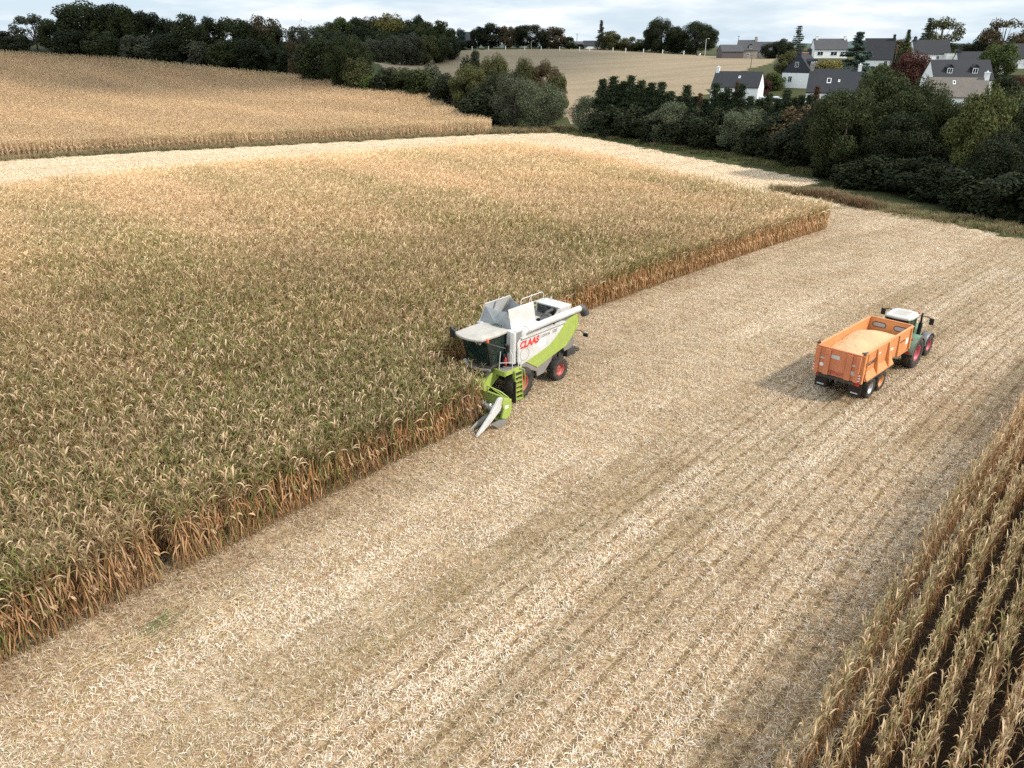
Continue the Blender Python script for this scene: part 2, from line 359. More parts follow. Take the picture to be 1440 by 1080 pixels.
def mat_turf(name, cols, stripe=None):
    m, n, l, p = nodes(name); tc = n.new("ShaderNodeTexCoord"); V = tc.outputs['Object']
    a = noise_n(n, l, V, .06, 5, .6); f = noise_n(n, l, V, 1.1, 8, .75)
    c = ramp(n, l, f, [(.3, cols[0]), (.5, cols[1]), (.7, cols[2])])
    c = mixc(n, l, math_n(n, l, 'MULTIPLY', a, .8), c, cols[3])
    if stripe:
        q = noise_n(n, l, mapv(n, l, V, stripe), 1.0, 4, .6)
        c = mixc(n, l, math_n(n, l, 'MULTIPLY', ramp(n, l, q, [(.45, (0, 0, 0)), (.62, (1, 1, 1))]), .45), c, cols[4])
    l.new(c, p.inputs['Base Color']); p.inputs['Roughness'].default_value = .95; p.inputs['Specular IOR Level'].default_value = .1
    b = n.new("ShaderNodeBump"); b.inputs['Strength'].default_value = .5; b.inputs['Distance'].default_value = .3
    l.new(f, b.inputs['Height']); l.new(b.outputs[0], p.inputs['Normal'])
    return m
ZM = [('ground', mat_turf('rough_grass', [(.030, .040, .014), (.048, .060, .020), (.085, .085, .035), (.06, .055, .025)])),
      ('stubble_field', mat_stubble()),
      ('pasture', mat_turf('dry_pasture', [(.20, .155, .10), (.27, .21, .14), (.33, .27, .185), (.25, .19, .12), (.17, .14, .085)], (.02, .22, .2))),
      ('maize_soil', mat_turf('maize_soil', [(.032, .021, .014), (.05, .034, .022), (.085, .058, .036), (.055, .037, .024)]))]
nx, ny = len(xs), len(ys)
PX, PY, PZ = GX.ravel(), GY.ravel(), GZ.ravel()
ii = (np.arange(ny-1)[:, None]*nx+np.arange(nx-1)[None, :])
quads_all = np.stack([ii, ii+1, ii+nx+1, ii+nx], -1).reshape(-1, 4); zf = ZON.ravel()
def np_mesh(name, V, Q, mats, smooth=False):
    me = bpy.data.meshes.new(name); V = np.asarray(V, np.float32); Q = np.asarray(Q, np.int32)
    me.vertices.add(len(V)); me.vertices.foreach_set('co', V.ravel())
    k = Q.shape[1]; me.loops.add(Q.size); me.loops.foreach_set('vertex_index', Q.ravel())
    me.polygons.add(len(Q)); me.polygons.foreach_set('loop_start', np.arange(0, Q.size, k, dtype=np.int32))
    try: me.polygons.foreach_set('loop_total', np.full(len(Q), k, np.int32))
    except Exception: pass
    if smooth: me.polygons.foreach_set('use_smooth', np.ones(len(Q), bool))
    for m in mats: me.materials.append(m)
    me.update(calc_edges=True); me.validate(); return me
for k, (nm, mt) in enumerate(ZM):
    q = quads_all[zf == k]; used, inv = np.unique(q, return_inverse=True); q2 = inv.reshape(-1, 4)
    me = np_mesh(nm, np.stack([PX[used], PY[used], PZ[used]], -1), q2, [mt], True)
    uvl = me.uv_layers.new(name='rows'); s_, t_ = xy_st(PX[used], PY[used])
    lv = np.empty(len(me.loops), np.int32); me.loops.foreach_get('vertex_index', lv)
    uvl.data.foreach_set('uv', np.stack([t_[lv], s_[lv]], -1).astype(np.float32).ravel())
    o = bpy.data.objects.new(nm, me); COL.objects.link(o); tag(o, kind='structure')

# distant hills along the horizon
def far_hills():
    n = 160; V = []; Q = []
    for i in range(n+1):
        th = R_(-50+100*i/n); d = 3400+250*math.sin(i*.31)
        h = 19+5*math.sin(i*.23)+2.5*math.sin(i*.71+1)+1.6*math.sin(i*1.9)
        for r, z in ((d-500, -30), (d, h), (d+700, h*.7), (d+1400, -30)): V.append((r*math.sin(th), r*math.cos(th), z))
    for i in range(n):
        for j in range(3): a = i*4+j; Q.append((a, a+1, a+5, a+4))
    me = np_mesh('hills', np.array(V), np.array(Q), [mat_turf('hazed_far_wood', [(.05, .08, .07), (.07, .10, .09), (.10, .13, .12), (.07, .10, .10)])], True)  # distance haze painted in: the wood's greens are shifted towards blue
    tag_o = bpy.data.objects.new('hills', me); COL.objects.link(tag_o); tag(tag_o, kind='structure')
far_hills()

# ------------------------------------------------------------------ leaf and straw materials
def leafy(name, build, trans=.25, rough=.7):
    m, n, l, p = nodes(name); c = build(n, l)
    l.new(c, p.inputs['Base Color']); p.inputs['Roughness'].default_value = rough; p.inputs['Specular IOR Level'].default_value = .2
    if trans:
        t = n.new("ShaderNodeBsdfTranslucent"); l.new(c, t.inputs[0]); s = n.new("ShaderNodeMixShader"); s.inputs[0].default_value = trans
        l.new(p.outputs[0], s.inputs[1]); l.new(t.outputs[0], s.inputs[2]); l.new(s.outputs[0], n["Material Output"].inputs[0])
    return m
def inst_attr(n, name):
    a = n.new("ShaderNodeAttribute"); a.attribute_type = 'INSTANCER'; a.attribute_name = name; return a.outputs['Fac']
def maize_col(n, l):
    a = attr_col(n, 'leaf'); s = n.new("ShaderNodeSeparateColor"); l.new(a.outputs['Color'], s.inputs[0])
    g, r = s.outputs[0], s.outputs[1]; low = math_n(n, l, 'MULTIPLY', s.outputs[2], math_n(n, l, 'SUBTRACT', 1.0, inst_attr(n, 'pal')))
    grn = inst_attr(n, 'grn'); tone = inst_attr(n, 'tone')
    dry = mixc(n, l, r, (.46, .325, .175), (.82, .64, .42))
    rust = mixc(n, l, r, (.33, .145, .052), (.58, .31, .13))
    dry = mixc(n, l, low, dry, rust); dry = mixc(n, l, inst_attr(n, 'wrm'), dry, (.60, .36, .20))
    green = mixc(n, l, r, (.095, .115, .028), (.29, .285, .085))
    f = math_n(n, l, 'MULTIPLY', g, math_n(n, l, 'MULTIPLY', grn, 1.7)); cl = n.new("ShaderNodeClamp"); l.new(f, cl.inputs[0])
    c = mixc(n, l, cl.outputs[0], dry, green)
    k = n.new("ShaderNodeCombineColor"); v = math_n(n, l, 'ADD', math_n(n, l, 'MULTIPLY', tone, .6), .7)
    for i in range(3): l.new(v, k.inputs[i])
    return mixc(n, l, 1.0, c, k.outputs[0], 'MULTIPLY')
M_MAIZE = leafy('maize_leaf', maize_col, .16)
def straw_col(n, l):
    a = attr_col(n, 'leaf'); tone = inst_attr(n, 'tone'); grn = inst_attr(n, 'grn')
    k = n.new("ShaderNodeCombineColor"); v = math_n(n, l, 'ADD', math_n(n, l, 'MULTIPLY', tone, .5), .75)
    for i in range(3): l.new(v, k.inputs[i])
    c = mixc(n, l, 1.0, a.outputs['Color'], k.outputs[0], 'MULTIPLY')
    return mixc(n, l, math_n(n, l, 'MULTIPLY', grn, .35), c, (.20, .19, .06))
M_STRAW = leafy('chopped_straw', straw_col, .1)
def grass_col(n, l):
    a = attr_col(n, 'leaf'); tone = inst_attr(n, 'tone')
    return mixc(n, l, tone, a.outputs['Color'], (.34, .25, .13))
M_GRASS = leafy('grass_blade', grass_col, .25)

class LB:
    """leaf strips with a colour per strip"""
    def __init__(s): s.V = []; s.Q = []; s.C = []
    def strip(s, pts, wid, side, col):
        o = len(s.V)
        for p, w_, sd_ in zip(pts, wid, side): s.V.append(p-sd_*w_); s.V.append(p+sd_*w_)
        for i in range(len(pts)-1): a = o+2*i; s.Q.append((a, a+1, a+3, a+2)); s.C.append(col)
    def leaf(s, base, az, L, wd, e0, e1, col, seg=5, twist=0., sway=0., pw=1.2):
        h = np.array([math.cos(az), math.sin(az), 0]); p = np.array(base, float); pts = []; wid = []; side = []
        for i in range(seg+1):
            u = i/seg; e = e0+(e1-e0)*(u**pw); pts.append(p.copy())
            wid.append(wd*(.55+.6*u if u < .4 else max(.05, 1.05*(1-(u-.4)/.62)))); a = az+PI/2
            tw = twist*u; up = np.array([0, 0, 1.])
            dv = h*math.cos(e)+up*math.sin(e); nb = np.array([math.cos(a), math.sin(a), 0]); q = np.cross(dv, nb)
            side.append(nb*math.cos(tw)+q*math.sin(tw))
            p = p+dv*(L/seg)+nb*sway*L/seg*u
        s.strip(pts, wid, side, col)
    def stalk(s, pts, r, col):
        for k in range(2):
            a = PI/2*k+.3; s.strip(pts, r, [np.array([math.cos(a), math.sin(a), 0])]*len(pts), col)
    def mesh(s, name, mat):
        me = np_mesh(name, np.array(s.V), np.array(s.Q), [mat])
        at_ = me.attributes.new('leaf', 'FLOAT_COLOR', 'FACE')
        c = np.concatenate([np.array(s.C), np.ones((len(s.C), 1))], 1).astype(np.float32); at_.data.foreach_set('color', c.ravel())
        return me
def maize_plant(seed, dry):
    """stalk, dead leaves hanging below, arching leaves above, a husked cob and a tassel; leaf rgb = greenness, random, lowness"""
    r = random.Random(seed); b = LB(); Hh = 2.3*r.uniform(.94, 1.06); lean = np.array([r.uniform(-.14, .14), r.uniform(-.14, .14), 0])
    at_h = lambda z: lean*(z/Hh)**1.5+np.array([0, 0, z])
    b.stalk([at_h(z) for z in (0, Hh*.35, Hh*.7, Hh)], [.021, .018, .014, .007], (.15, r.random()*.6, .8))
    a0 = PI*.5+r.uniform(-.3, .3)
    for i in range(11):                               # dead leaves close along the stalk
        z = .45+1.35*i/10+r.uniform(-.06, .06); az = a0+(PI if i % 2 else 0)+r.uniform(-1.3, 1.3)
        b.leaf(at_h(z), az, min(z*.92, r.uniform(.45, .85)), r.uniform(.018, .034), r.uniform(-1.25, -.75) if r.random() < .85 else r.uniform(-.4, .5), r.uniform(-1.66, -1.5),
               (.0 if r.random() < .85 else .8, r.random(), .95 if r.random() < .75 else .5), 4, r.uniform(-2.5, 2.5), r.uniform(-.35, .35))
    for i in range(7):                                # upper leaves, rising and then curling over
        f = i/6; z = 1.42+(Hh-1.47)*f; az = a0+(PI if i % 2 else 0)+r.uniform(-.8, .8)
        gr = 0 if r.random() < dry else r.uniform(.6, 1.)
        L = r.uniform(.42, .72)*(1.08-.35*f); up = r.random()
        b.leaf(at_h(z), az, L, r.uniform(.020, .035), r.uniform(.8, 1.4), r.uniform(-2.0, -1.0) if up < .82 else .5,
               (gr, r.random(), .1 if r.random() < .8 else .45), 7, r.uniform(-1.2, 1.2), r.uniform(-.2, .2), r.uniform(1.7, 3.0))
    z = r.uniform(.95, 1.2); az = a0+r.uniform(-.4, .4); h = np.array([math.cos(az), math.sin(az), 0])
    for k in range(3):
        b.leaf(at_h(z)+h*.04, az+r.uniform(-.4, .4), .27, .040, -.3, -1.4, (0, .85, .35), 3, k*1.1)
    top = at_h(Hh)
    for k in range(6):
        a = r.uniform(0, 2*PI); b.leaf(top, a, r.uniform(.18, .30), .008, r.uniform(.9, 1.45), r.uniform(-.4, .9), (0, .45+.3*r.random(), .25), 3)
    return b
PROTO = {}
def proto_collection(name, meshes):
    c = bpy.data.collections.new(name)
    for i, me in enumerate(meshes):
        c.objects.link(bpy.data.objects.new('%s_%02d' % (name, i), me))
    PROTO[name] = c; return c
def scatter(name, pts, rot, scl, idx, attrs, coll, label=None, kind='stuff', cat=None):
    me = bpy.data.meshes.new(name); n = len(pts)
    me.vertices.add(n); me.vertices.foreach_set('co', np.asarray(pts, np.float32).ravel())
    def put(nm, ty, arr, key): a = me.attributes.new(nm, ty, 'POINT'); a.data.foreach_set(key, np.ascontiguousarray(arr).ravel())
    put('rot', 'FLOAT_VECTOR', np.asarray(rot, np.float32), 'vector'); put('scl', 'FLOAT_VECTOR', np.asarray(scl, np.float32), 'vector')
    put('idx', 'INT', np.asarray(idx, np.int32), 'value')
    for k, v in attrs.items(): put(k, 'FLOAT', np.asarray(v, np.float32), 'value')
    o = bpy.data.objects.new(name, me); COL.objects.link(o)
    g = bpy.data.node_groups.new(name+'_nodes', 'GeometryNodeTree')
    g.interface.new_socket('Geometry', in_out='INPUT', socket_type='NodeSocketGeometry'); g.interface.new_socket('Geometry', in_out='OUTPUT', socket_type='NodeSocketGeometry')
    n = g.nodes; l = g.links; gi = n.new('NodeGroupInput'); go = n.new('NodeGroupOutput'); ip = n.new('GeometryNodeInstanceOnPoints'); ci = n.new('GeometryNodeCollectionInfo')
    ci.inputs['Collection'].default_value = coll; ci.inputs['Separate Children'].default_value = True; ci.inputs['Reset Children'].default_value = True
    def na(nm, ty): a = n.new('GeometryNodeInputNamedAttribute'); a.data_type = ty; a.inputs['Name'].default_value = nm; return a.outputs['Attribute']
    er = n.new('FunctionNodeEulerToRotation')
    l.new(gi.outputs[0], ip.inputs['Points']); l.new(ci.outputs[0], ip.inputs['Instance']); ip.inputs['Pick Instance'].default_value = True
    l.new(na('idx', 'INT'), ip.inputs['Instance Index']); l.new(na('rot', 'FLOAT_VECTOR'), er.inputs[0]); l.new(er.outputs[0], ip.inputs['Rotation'])
    l.new(na('scl', 'FLOAT_VECTOR'), ip.inputs['Scale']); l.new(ip.outputs[0], go.inputs[0])
    md = o.modifiers.new('scatter', 'NODES'); md.node_group = g
    return tag(o, label, cat, None, kind)
def visible(x, y, z, mx=110, top=0., bot=160):
    u, v, d = project(x, y, z); return (d > 1) & (u > -mx) & (u < 1440+mx) & (v < 1080+bot) & (v > -40)

NPL = 10
plant_meshes = [maize_plant(100+i, [.25, .3, .4, .5, .6][i % 5]).mesh('maize_plant', M_MAIZE) for i in range(NPL)]
proto_collection('maize_kinds', plant_meshes)

# combine pose (shared with the vehicle below)
CB_H = R_(42); CB_O = np.array([-.62, 40.2]); CB_F = np.array([-math.sin(CB_H), -math.cos(CB_H)]); CB_L = np.array([math.cos(CB_H), -math.sin(CB_H)])
def cb_local(x, y): dx = x-CB_O[0]; dy = y-CB_O[1]; return dx*CB_F[0]+dy*CB_F[1], dx*CB_L[0]+dy*CB_L[1]

def corn_rows(s0, s1, t0, t1, ds=.17, dt=.76):
    tt = np.arange(t0, t1, dt); ss = np.arange(s0, s1, ds); S, T = np.meshgrid(ss, tt); S = S.ravel(); T = T.ravel()
    S = S+rng.uniform(-.06, .06, S.shape); T = T+rng.normal(0, .035, T.shape); x, y = st_xy(S, T); return S, T, x, y
# ---- the uncut block
S, T, X, Y = corn_rows(-40, 130, -130.0, .25)
Se, Te, Xe, Ye = corn_rows(-40, 130, -8.36, .25, .22)
S, T, X, Y = (np.concatenate(q) for q in ((S, Se), (T, Te), (X, Xe), (Y, Ye)))
lx, ly = cb_local(X, Y)
edge = np.where(S < 9, .1, np.where(S < 24, -5.0-1.5*(S-9)/15, -6.5))
keep = in_poly(X, Y, CORN) & (T < edge) & ~((lx < 3.15) & (lx > -40) & (ly > -3.1) & (S < 60) & (T > -6.6) & (S > 4)) & visible(X, Y, np.full(X.shape, 1.2), 200, 0, 260)
# a few gaps along the open edge
gs, gt = xy_st(-11.9, 22.9)
keep &= ~((np.abs(S-gs) < .3) & (T > -1.1))
S, T, X, Y = S[keep], T[keep], X[keep], Y[keep]
# ---- rows still standing on the other side of the cut strip
S2, T2, X2, Y2 = corn_rows(-22, 46, 21.14, 21.14+.76*14, .15)
k2 = visible(X2, Y2, np.full(X2.shape, 1.5), 260, 0, 400) & (rng.random(X2.shape) > .03)
S2, T2, X2, Y2 = S2[k2], T2[k2], X2[k2], Y2[k2]
side = np.concatenate([np.zeros(len(X), int), np.ones(len(X2), int)])
S = np.concatenate([S, S2]); T = np.concatenate([T, T2]); X = np.concatenate([X, X2]); Y = np.concatenate([Y, Y2])
dist = np.hypot(X, Y)
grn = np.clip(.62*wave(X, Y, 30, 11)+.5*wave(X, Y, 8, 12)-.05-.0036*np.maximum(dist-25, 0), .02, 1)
edgeband = (side == 0) & (T > edge.min()-3)
grn = np.where((side == 0), np.clip(grn+.40*np.clip((85-dist)/50, 0, 1), 0, 1), grn)
grn = np.where(side == 1, grn*.72+.04, grn)
tone = np.clip(.26+.3*(wave(X, Y, 45, 13)-.5)+.0115*(dist-45), -.05, 1.35)+rng.uniform(-.2, .2, X.shape)  # shade put into leaf colour: darker near the camera, brighter with distance
rz = -heading(S)+np.where(rng.random(X.shape) < .5, 0, PI)+rng.normal(0, 1, X.shape)*np.where(side == 1, .16, .35)
hs = rng.uniform(.9, 1.12, X.shape)*(1+.06*(wave(X, Y, 14, 14)-.5)); ws = rng.uniform(.9, 1.15, X.shape)*np.where(dist > 70, 1.1, 1.0)
tilt = rng.normal(0, .05, (len(X), 2)); rot = np.column_stack([tilt, rz]); rust = (side == 0) & (S < -4) & (T > -1.2); ws = ws*.95; hs = hs*1.13*np.where(rust, 1.08, 1.0); grn = np.where(rust, grn*.85, grn); wx = np.where(side == 1, ws*.62, ws); hs = np.where(side == 1, hs*.95, hs); tone = np.where(side == 1, tone+.22, tone); scl = np.column_stack([wx, ws, hs])
pidx = rng.integers(0, NPL, len(X)); pos = np.column_stack([X, Y, ground_z(X, Y)])
# the 300 plants that show largest stand as things of their own
pu, pv, pd_ = project(X, Y, np.full(X.shape, 2.1))
infr = (pu > 5) & (pu < 1435) & (pv > 5) & (pv < 1075)
order = np.argsort(np.where(infr, pd_, 1e9))[:300]; single = np.zeros(len(X), bool); single[order] = True
for i in order:
    o = bpy.data.objects.new('maize_plant', plant_meshes[pidx[i]]); COL.objects.link(o)
    o.location = pos[i]; o.rotation_euler = rot[i]; o.scale = scl[i]; o['grn'] = float(grn[i]); o['tone'] = float(tone[i]); o['wrm'] = .14
    if side[i]: tag(o, 'dry maize plant in the close rows standing at the lower right corner', 'maize plant', 'maize plants in the close right rows')
    else: tag(o, 'dry maize plant at the open edge of the big field, lower left corner', 'maize plant', 'maize plants at the lower left edge')
m0 = (side == 0) & ~single; m1 = (side == 1) & ~single
A = lambda m: dict(grn=grn[m], tone=tone[m], pal=np.clip((dist[m]-60)/120, 0, .4), wrm=np.clip(.55*(wave(X[m], Y[m], 26, 15)-.42), 0, .2)+np.where(side[m] == 1, .14, 0)+np.where(rust[m], .18*np.clip((-4-S[m])/10, 0, 1), 0))
scatter('maize_crop', pos[m0], rot[m0], scl[m0], pidx[m0], A(m0), PROTO['maize_kinds'], 'wide uncut block of drying maize around the harvester', cat='maize field')
scatter('maize_rows', pos[m1], rot[m1], scl[m1], pidx[m1], A(m1), PROTO['maize_kinds'], 'separate rows of dry maize along the lower right edge', cat='maize rows')
print('maize', m0.sum(), m1.sum())
# ---- the field on the far hillside
hp = np.array(HILL); xx = np.arange(hp[:, 0].min(), hp[:, 0].max(), .62); yy = np.arange(hp[:, 1].min(), hp[:, 1].max(), .75)
th = R_(-52); U, Vv = np.meshgrid(np.arange(-260, 260, .25), np.arange(-260, 260, .80)); U = U.ravel(); Vv = Vv.ravel()
cxh, cyh = hp.mean(0); HX = cxh+U*math.cos(th)-Vv*math.sin(th); HY = cyh+U*math.sin(th)+Vv*math.cos(th)
HX = HX+rng.normal(0, .06, HX.shape); HY = HY+rng.normal(0, .05, HY.shape)
kh = in_poly(HX, HY, HILL); HX, HY = HX[kh], HY[kh]; kh = visible(HX, HY, ground_z(HX, HY)+1, 60); HX, HY = HX[kh], HY[kh]
dh = poly_dist(HX, HY, HILL)
hg = np.clip(.14*wave(HX, HY, 40, 21)-.02+.4*np.exp(-dh/7)*wave(HX, HY, 25, 22), .0, .8)
ht = .60+.35*(wave(HX, HY, 30, 23)-.5)+rng.uniform(-.2, .2, HX.shape)
n_ = len(HX)
scatter('hillside_maize', np.column_stack([HX, HY, ground_z(HX, HY)]), np.column_stack([rng.normal(0, .06, (n_, 2)), rng.uniform(0, 2*PI, n_)]),
        np.column_stack([rng.uniform(1.0, 1.3, n_)]*2+[rng.uniform(.9, 1.15, n_)]), rng.integers(0, NPL, n_), dict(grn=hg, tone=ht, pal=np.clip(1.1-dh/6, .35, .95), wrm=.11+.2*(wave(HX, HY, 35, 24)-.5)), PROTO['maize_kinds'],
        'ripe brown maize covering the hillside below the dark wood', cat='maize field')
print('hill maize', n_)

# ------------------------------------------------------------------ chopped straw on the cut strip
PAT = 1.52
def straw_patch(seed, mode, furrow, n=640):
    r = random.Random(seed); b = LB()
    for i in range(n):
        x, y = r.uniform(-PAT/2, PAT/2)*1.05, r.uniform(-PAT/2, PAT/2)*1.05
        rowp = min(abs(((x+PAT/2) % .76)-.38)/.12, 1.)   # 0 on the stubble row
        if r.random() > (.25+.75*rowp if furrow else .65+.35*rowp): continue
        k = r.random(); q = r.random(); big = 1.35 if r.random() < .06 else 1.
        pale = {0: .30, 1: .52, 2: .12}[mode]*(.45+.55*rowp)
        if k < pale: L, W, c = r.uniform(.09, .22)*big, r.uniform(.007, .014)*big, (.68+.15*q, .58+.15*q, .445+.16*q)
        elif k < (.62 if mode == 1 else .56 if mode == 0 else .44): L, W, c = r.uniform(.12, .32), r.uniform(.004, .009), (.60+.22*q, .43+.2*q, .25+.17*q)
        elif k < .90: L, W, c = r.uniform(.08, .24), r.uniform(.006, .014), (.235+.2*q, .135+.13*q, .068+.075*q)
        elif k < .97: L, W, c = r.uniform(.06, .2), r.uniform(.005, .013), (.40+.14*q, .32+.12*q, .12+.05*q)
        else: L, W, c = r.uniform(.08, .18), r.uniform(.008, .015), (.14, .19, .05)
        b.leaf((x, y, r.uniform(.0, .05)), r.uniform(0, 2*PI), L, W, r.uniform(-.05, .6), r.uniform(-.6, .15), c, 2, r.uniform(-.8, .8))
    for k in range(2):                               # cut stumps in the rows
        for j in range(9):
            if r.random() < .75:
                x = -PAT/2+.76*(k+.5)+r.uniform(-.05, .05); y = -PAT/2+j*.18+r.uniform(-.05, .05)
                b.leaf((x, y, 0), r.uniform(0, 6.28), r.uniform(.08, .22), .011, r.uniform(.9, 1.5), 1.2, (.30, .20, .09), 1)
    return b.mesh('straw_patch', M_STRAW)
proto_collection('straw_kinds', [straw_patch(500+i, (i % 12) // 4, i >= 12) for i in range(24)])
S, T = np.meshgrid(np.arange(-45, 200, PAT*.52), np.arange(-150+20.17, 120, PAT)); S = S.ravel()+rng.uniform(-.3, .3, S.size); T = T.ravel()
X, Y = st_xy(S, T); zn = zone_of(X, Y)
edge = np.where(S < 9, .35, np.where(S < 24, -4.6-1.5*(S-9)/15, -5.9))
incorn = in_poly(X, Y, CORN) & (T < edge-1.1)
k = ((zn == 1) | ((zn == 3) & (Y < 140) & (T > -8) & (T < 22))) & ~incorn & visible(X, Y, np.zeros(X.shape), 200, 0, 260) & ~((T > 20.9) & (S < 60) & (X > 0) & (Y < 55))
S, T, X, Y = S[k], T[k], X[k], Y[k]; n_ = len(X)
def lane(c, w_): return np.exp(-((T-c)/w_)**2)
st_ = .62*lane(4.6, 1.7)+.55*lane(11.5, 1.2)+.42*lane(14.7, .9)+.38*lane(16.7, .8)+.25*lane(1.2, 1.)*(S > 8)-.12*lane(8.6, 1.2)-.28*lane(13.1, .6)-.35*lane(19.2, 1.4)-.32*lane(-.2, 1.6)*(S < 9)
st_ = .62*st_*(.6+.8*wave(S*.15, T, 9, 34))
pale = .36+.36*(wave(S*.10, T, 3.6, 31)-.5)+.14*(wave(X, Y, 20, 32)-.5)+.62*st_-.30*np.clip((3-T)/4, 0, 1)*np.clip((2-S)/10, 0, 1)
pale = pale+np.where(Y > 95, .40, 0)+.12*np.clip((S-15)/40, 0, 1)
pm = pale+rng.normal(0, .09, n_)
mode = np.where(pm > .58, 1, np.where(pm < .27, 2, 0))
sg = np.clip(1.4*(wave(S*.12, T, 5, 33)-.5), 0, 1)*.5+.3*lane(8.9, .6)+.25*lane(12.9, .5); stn = np.clip(pale*.9, 0, 1)+rng.uniform(-.1, .1, n_)+np.where(Y > 95, .5, 0)
scatter('straw_litter', np.column_stack([X, Y, ground_z(X, Y)+.01]), np.column_stack([np.zeros((n_, 2)), -heading(S)+PI*rng.integers(0, 2, n_)+rng.normal(0, .05, n_)]),
        np.column_stack([np.full(n_, 1.0)]*2+[rng.uniform(.8, 1.5, n_)]), mode*4+rng.integers(0, 4, n_)+np.where(T+rng.normal(0, 1., n_) > 6.5, 12, 0), dict(grn=sg, tone=stn), PROTO['straw_kinds'],
        'chopped maize straw and pale husks covering the cut ground', cat='straw')
print('straw patches', n_)

# broken maize stems and a tuft of green leaves left lying at the edge of the uncut block
def lodged():
    r = random.Random(3); b = LB()
    def lay(px, py, n, spread, L, col, wd):
        for i in range(n):
            x = px+r.gauss(0, spread); y = py+r.gauss(0, spread*.8)
            b.leaf((x, y, r.uniform(.03, .14)), R_(90)-H0+r.gauss(0, .22)+(PI if r.random() < .5 else 0), L*r.uniform(.6, 1.2), wd, r.uniform(0, .2), r.uniform(-.2, 0), col(r.random()), 4, r.uniform(-.6, .6))
    a = at(228, 880, 1); d = CAM_H/(CAM_H-a[2]); gx, gy = a[0]*d, a[1]*d
    lay(gx, gy, 30, .28, .62, lambda q: (.08+.10*q, .12+.09*q, .04+.04*q), .02)
    for u, v in ((190, 905), (150, 925), (230, 900), (300, 870), (110, 945), (280, 850), (340, 845)):
        a = at(u, v, 1); d = CAM_H/(CAM_H-a[2]); lay(a[0]*d, a[1]*d, 18, .5, .8, lambda q: (.50+.15*q, .36+.14*q, .17+.12*q), .013)
    o = bpy.data.objects.new('lodged_leaves', b.mesh('lodged_leaves', M_STRAW)); COL.objects.link(o); o['tone'] = .5
    tag(o, 'flattened straw with a small patch of fresh green leaves, lower left', 'leaves', kind='stuff')
lodged()

# ------------------------------------------------------------------ grass verges
def tuft(seed, cols, h, n=26, sp=.3):
    r = random.Random(seed); b = LB()
    for i in range(n):
        c = r.choice(cols); q = r.uniform(.7, 1.25); a = r.uniform(0, 6.28); d = sp*math.sqrt(r.random())
        b.leaf((d*math.cos(a), d*math.sin(a), 0), r.uniform(0, 6.28), h*r.uniform(.5, 1.2), .018, r.uniform(.9, 1.5), r.uniform(-.4, .9), tuple(q*k for k in c), 3)
    return b.mesh('tuft', M_GRASS)
GC = [(.06, .10, .02), (.10, .14, .035), (.16, .16, .06)]; DC = [(.26, .20, .10), (.20, .15, .08), (.14, .14, .05), (.30, .24, .14)]; BC = [(.17, .085, .045), (.13, .07, .04), (.20, .12, .06)]
proto_collection('grass_kinds', [tuft(1, GC, .35), tuft(2, GC, .5), tuft(3, DC, .6), tuft(4, DC, .9), tuft(5, BC, .8), tuft(6, BC, 1.1, 34)])
def verge(name, line, width, n, kinds, label, sc=1.0, tone=(.0, .4), seed=0):
    r = np.random.default_rng(seed); P = np.array(line); seg = np.diff(P, axis=0); L = np.hypot(*seg.T); k = r.choice(len(L), n, p=L/L.sum()); u = r.random(n)[:, None]
    q = P[k]+seg[k]*u; nn = np.stack([-seg[k][:, 1], seg[k][:, 0]], 1)/L[k][:, None]; q = q+nn*r.normal(0, width, n)[:, None]
    m = visible(q[:, 0], q[:, 1], ground_z(q[:, 0], q[:, 1]), 80); q = q[m]; n = len(q); w_ = wave(q[:, 0], q[:, 1], 6, 77); kinds = np.array(kinds)
    kk = kinds[np.clip((w_*len(kinds)+r.normal(0, .8, n)).astype(int), 0, len(kinds)-1)]
    s_ = sc*r.uniform(.7, 1.4, n)
    scatter(name, np.column_stack([q, ground_z(q[:, 0], q[:, 1])]), np.column_stack([np.zeros((n, 2)), r.uniform(0, 6.28, n)]), np.column_stack([s_*1.3, s_*1.3, s_]), kk,
            dict(tone=r.uniform(*tone, n)), PROTO['grass_kinds'], label, cat='grass')
G = lambda *uv: [tuple((at(u, v, 1)*np.array([CAM_H/(CAM_H-at(u, v, 1)[2])]*3))[:2]) for u, v in uv]
verge('verge_grass', G((1140, 268), (1200, 284), (1270, 298), (1340, 310), (1440, 326), (1560, 345)), 1.3, 2000, [0, 1, 2, 1, 3], 'mixed green and dead grass verge below the big dark oaks', .75, (.0, .4), 1)
verge('weed_strip', G((1120, 272), (1170, 281), (1215, 292), (1230, 295)), .6, 260, [4, 5, 4, 3], 'reddish brown dead weeds at the field corner beside the oaks', 1.0, (0, .25), 2)
verge('weed_clump', G((1083, 268), (1100, 269), (1118, 270)), .7, 110, [3, 2, 3], 'dry pale weed clump on the bare track near the maize corner', .9, (.2, .5), 3)
verge('hedge_grass', G((806, 187), (880, 197), (960, 210), (1040, 224), (1155, 246)), 1.3, 1700, [0, 1, 0, 1, 2], 'bright green grass at the foot of the conifer hedge', 1.0, (0, .25), 4)
verge('field_margin', G((-60, 231), (0, 225), (140, 214), (300, 207), (480, 198), (600, 192), (700, 186)), 1.1, 2600, [2, 3, 1, 2, 0, 3], 'thin grey green grass margin below the hillside maize', .8, (.45, 1.0), 5)
verge('gap_grass', G((690, 186), (720, 186), (760, 184), (800, 182)), 2.2, 900, [1, 3, 0, 2], 'rough grass in the gap beside the round willow', 1.2, (.05, .4), 6)

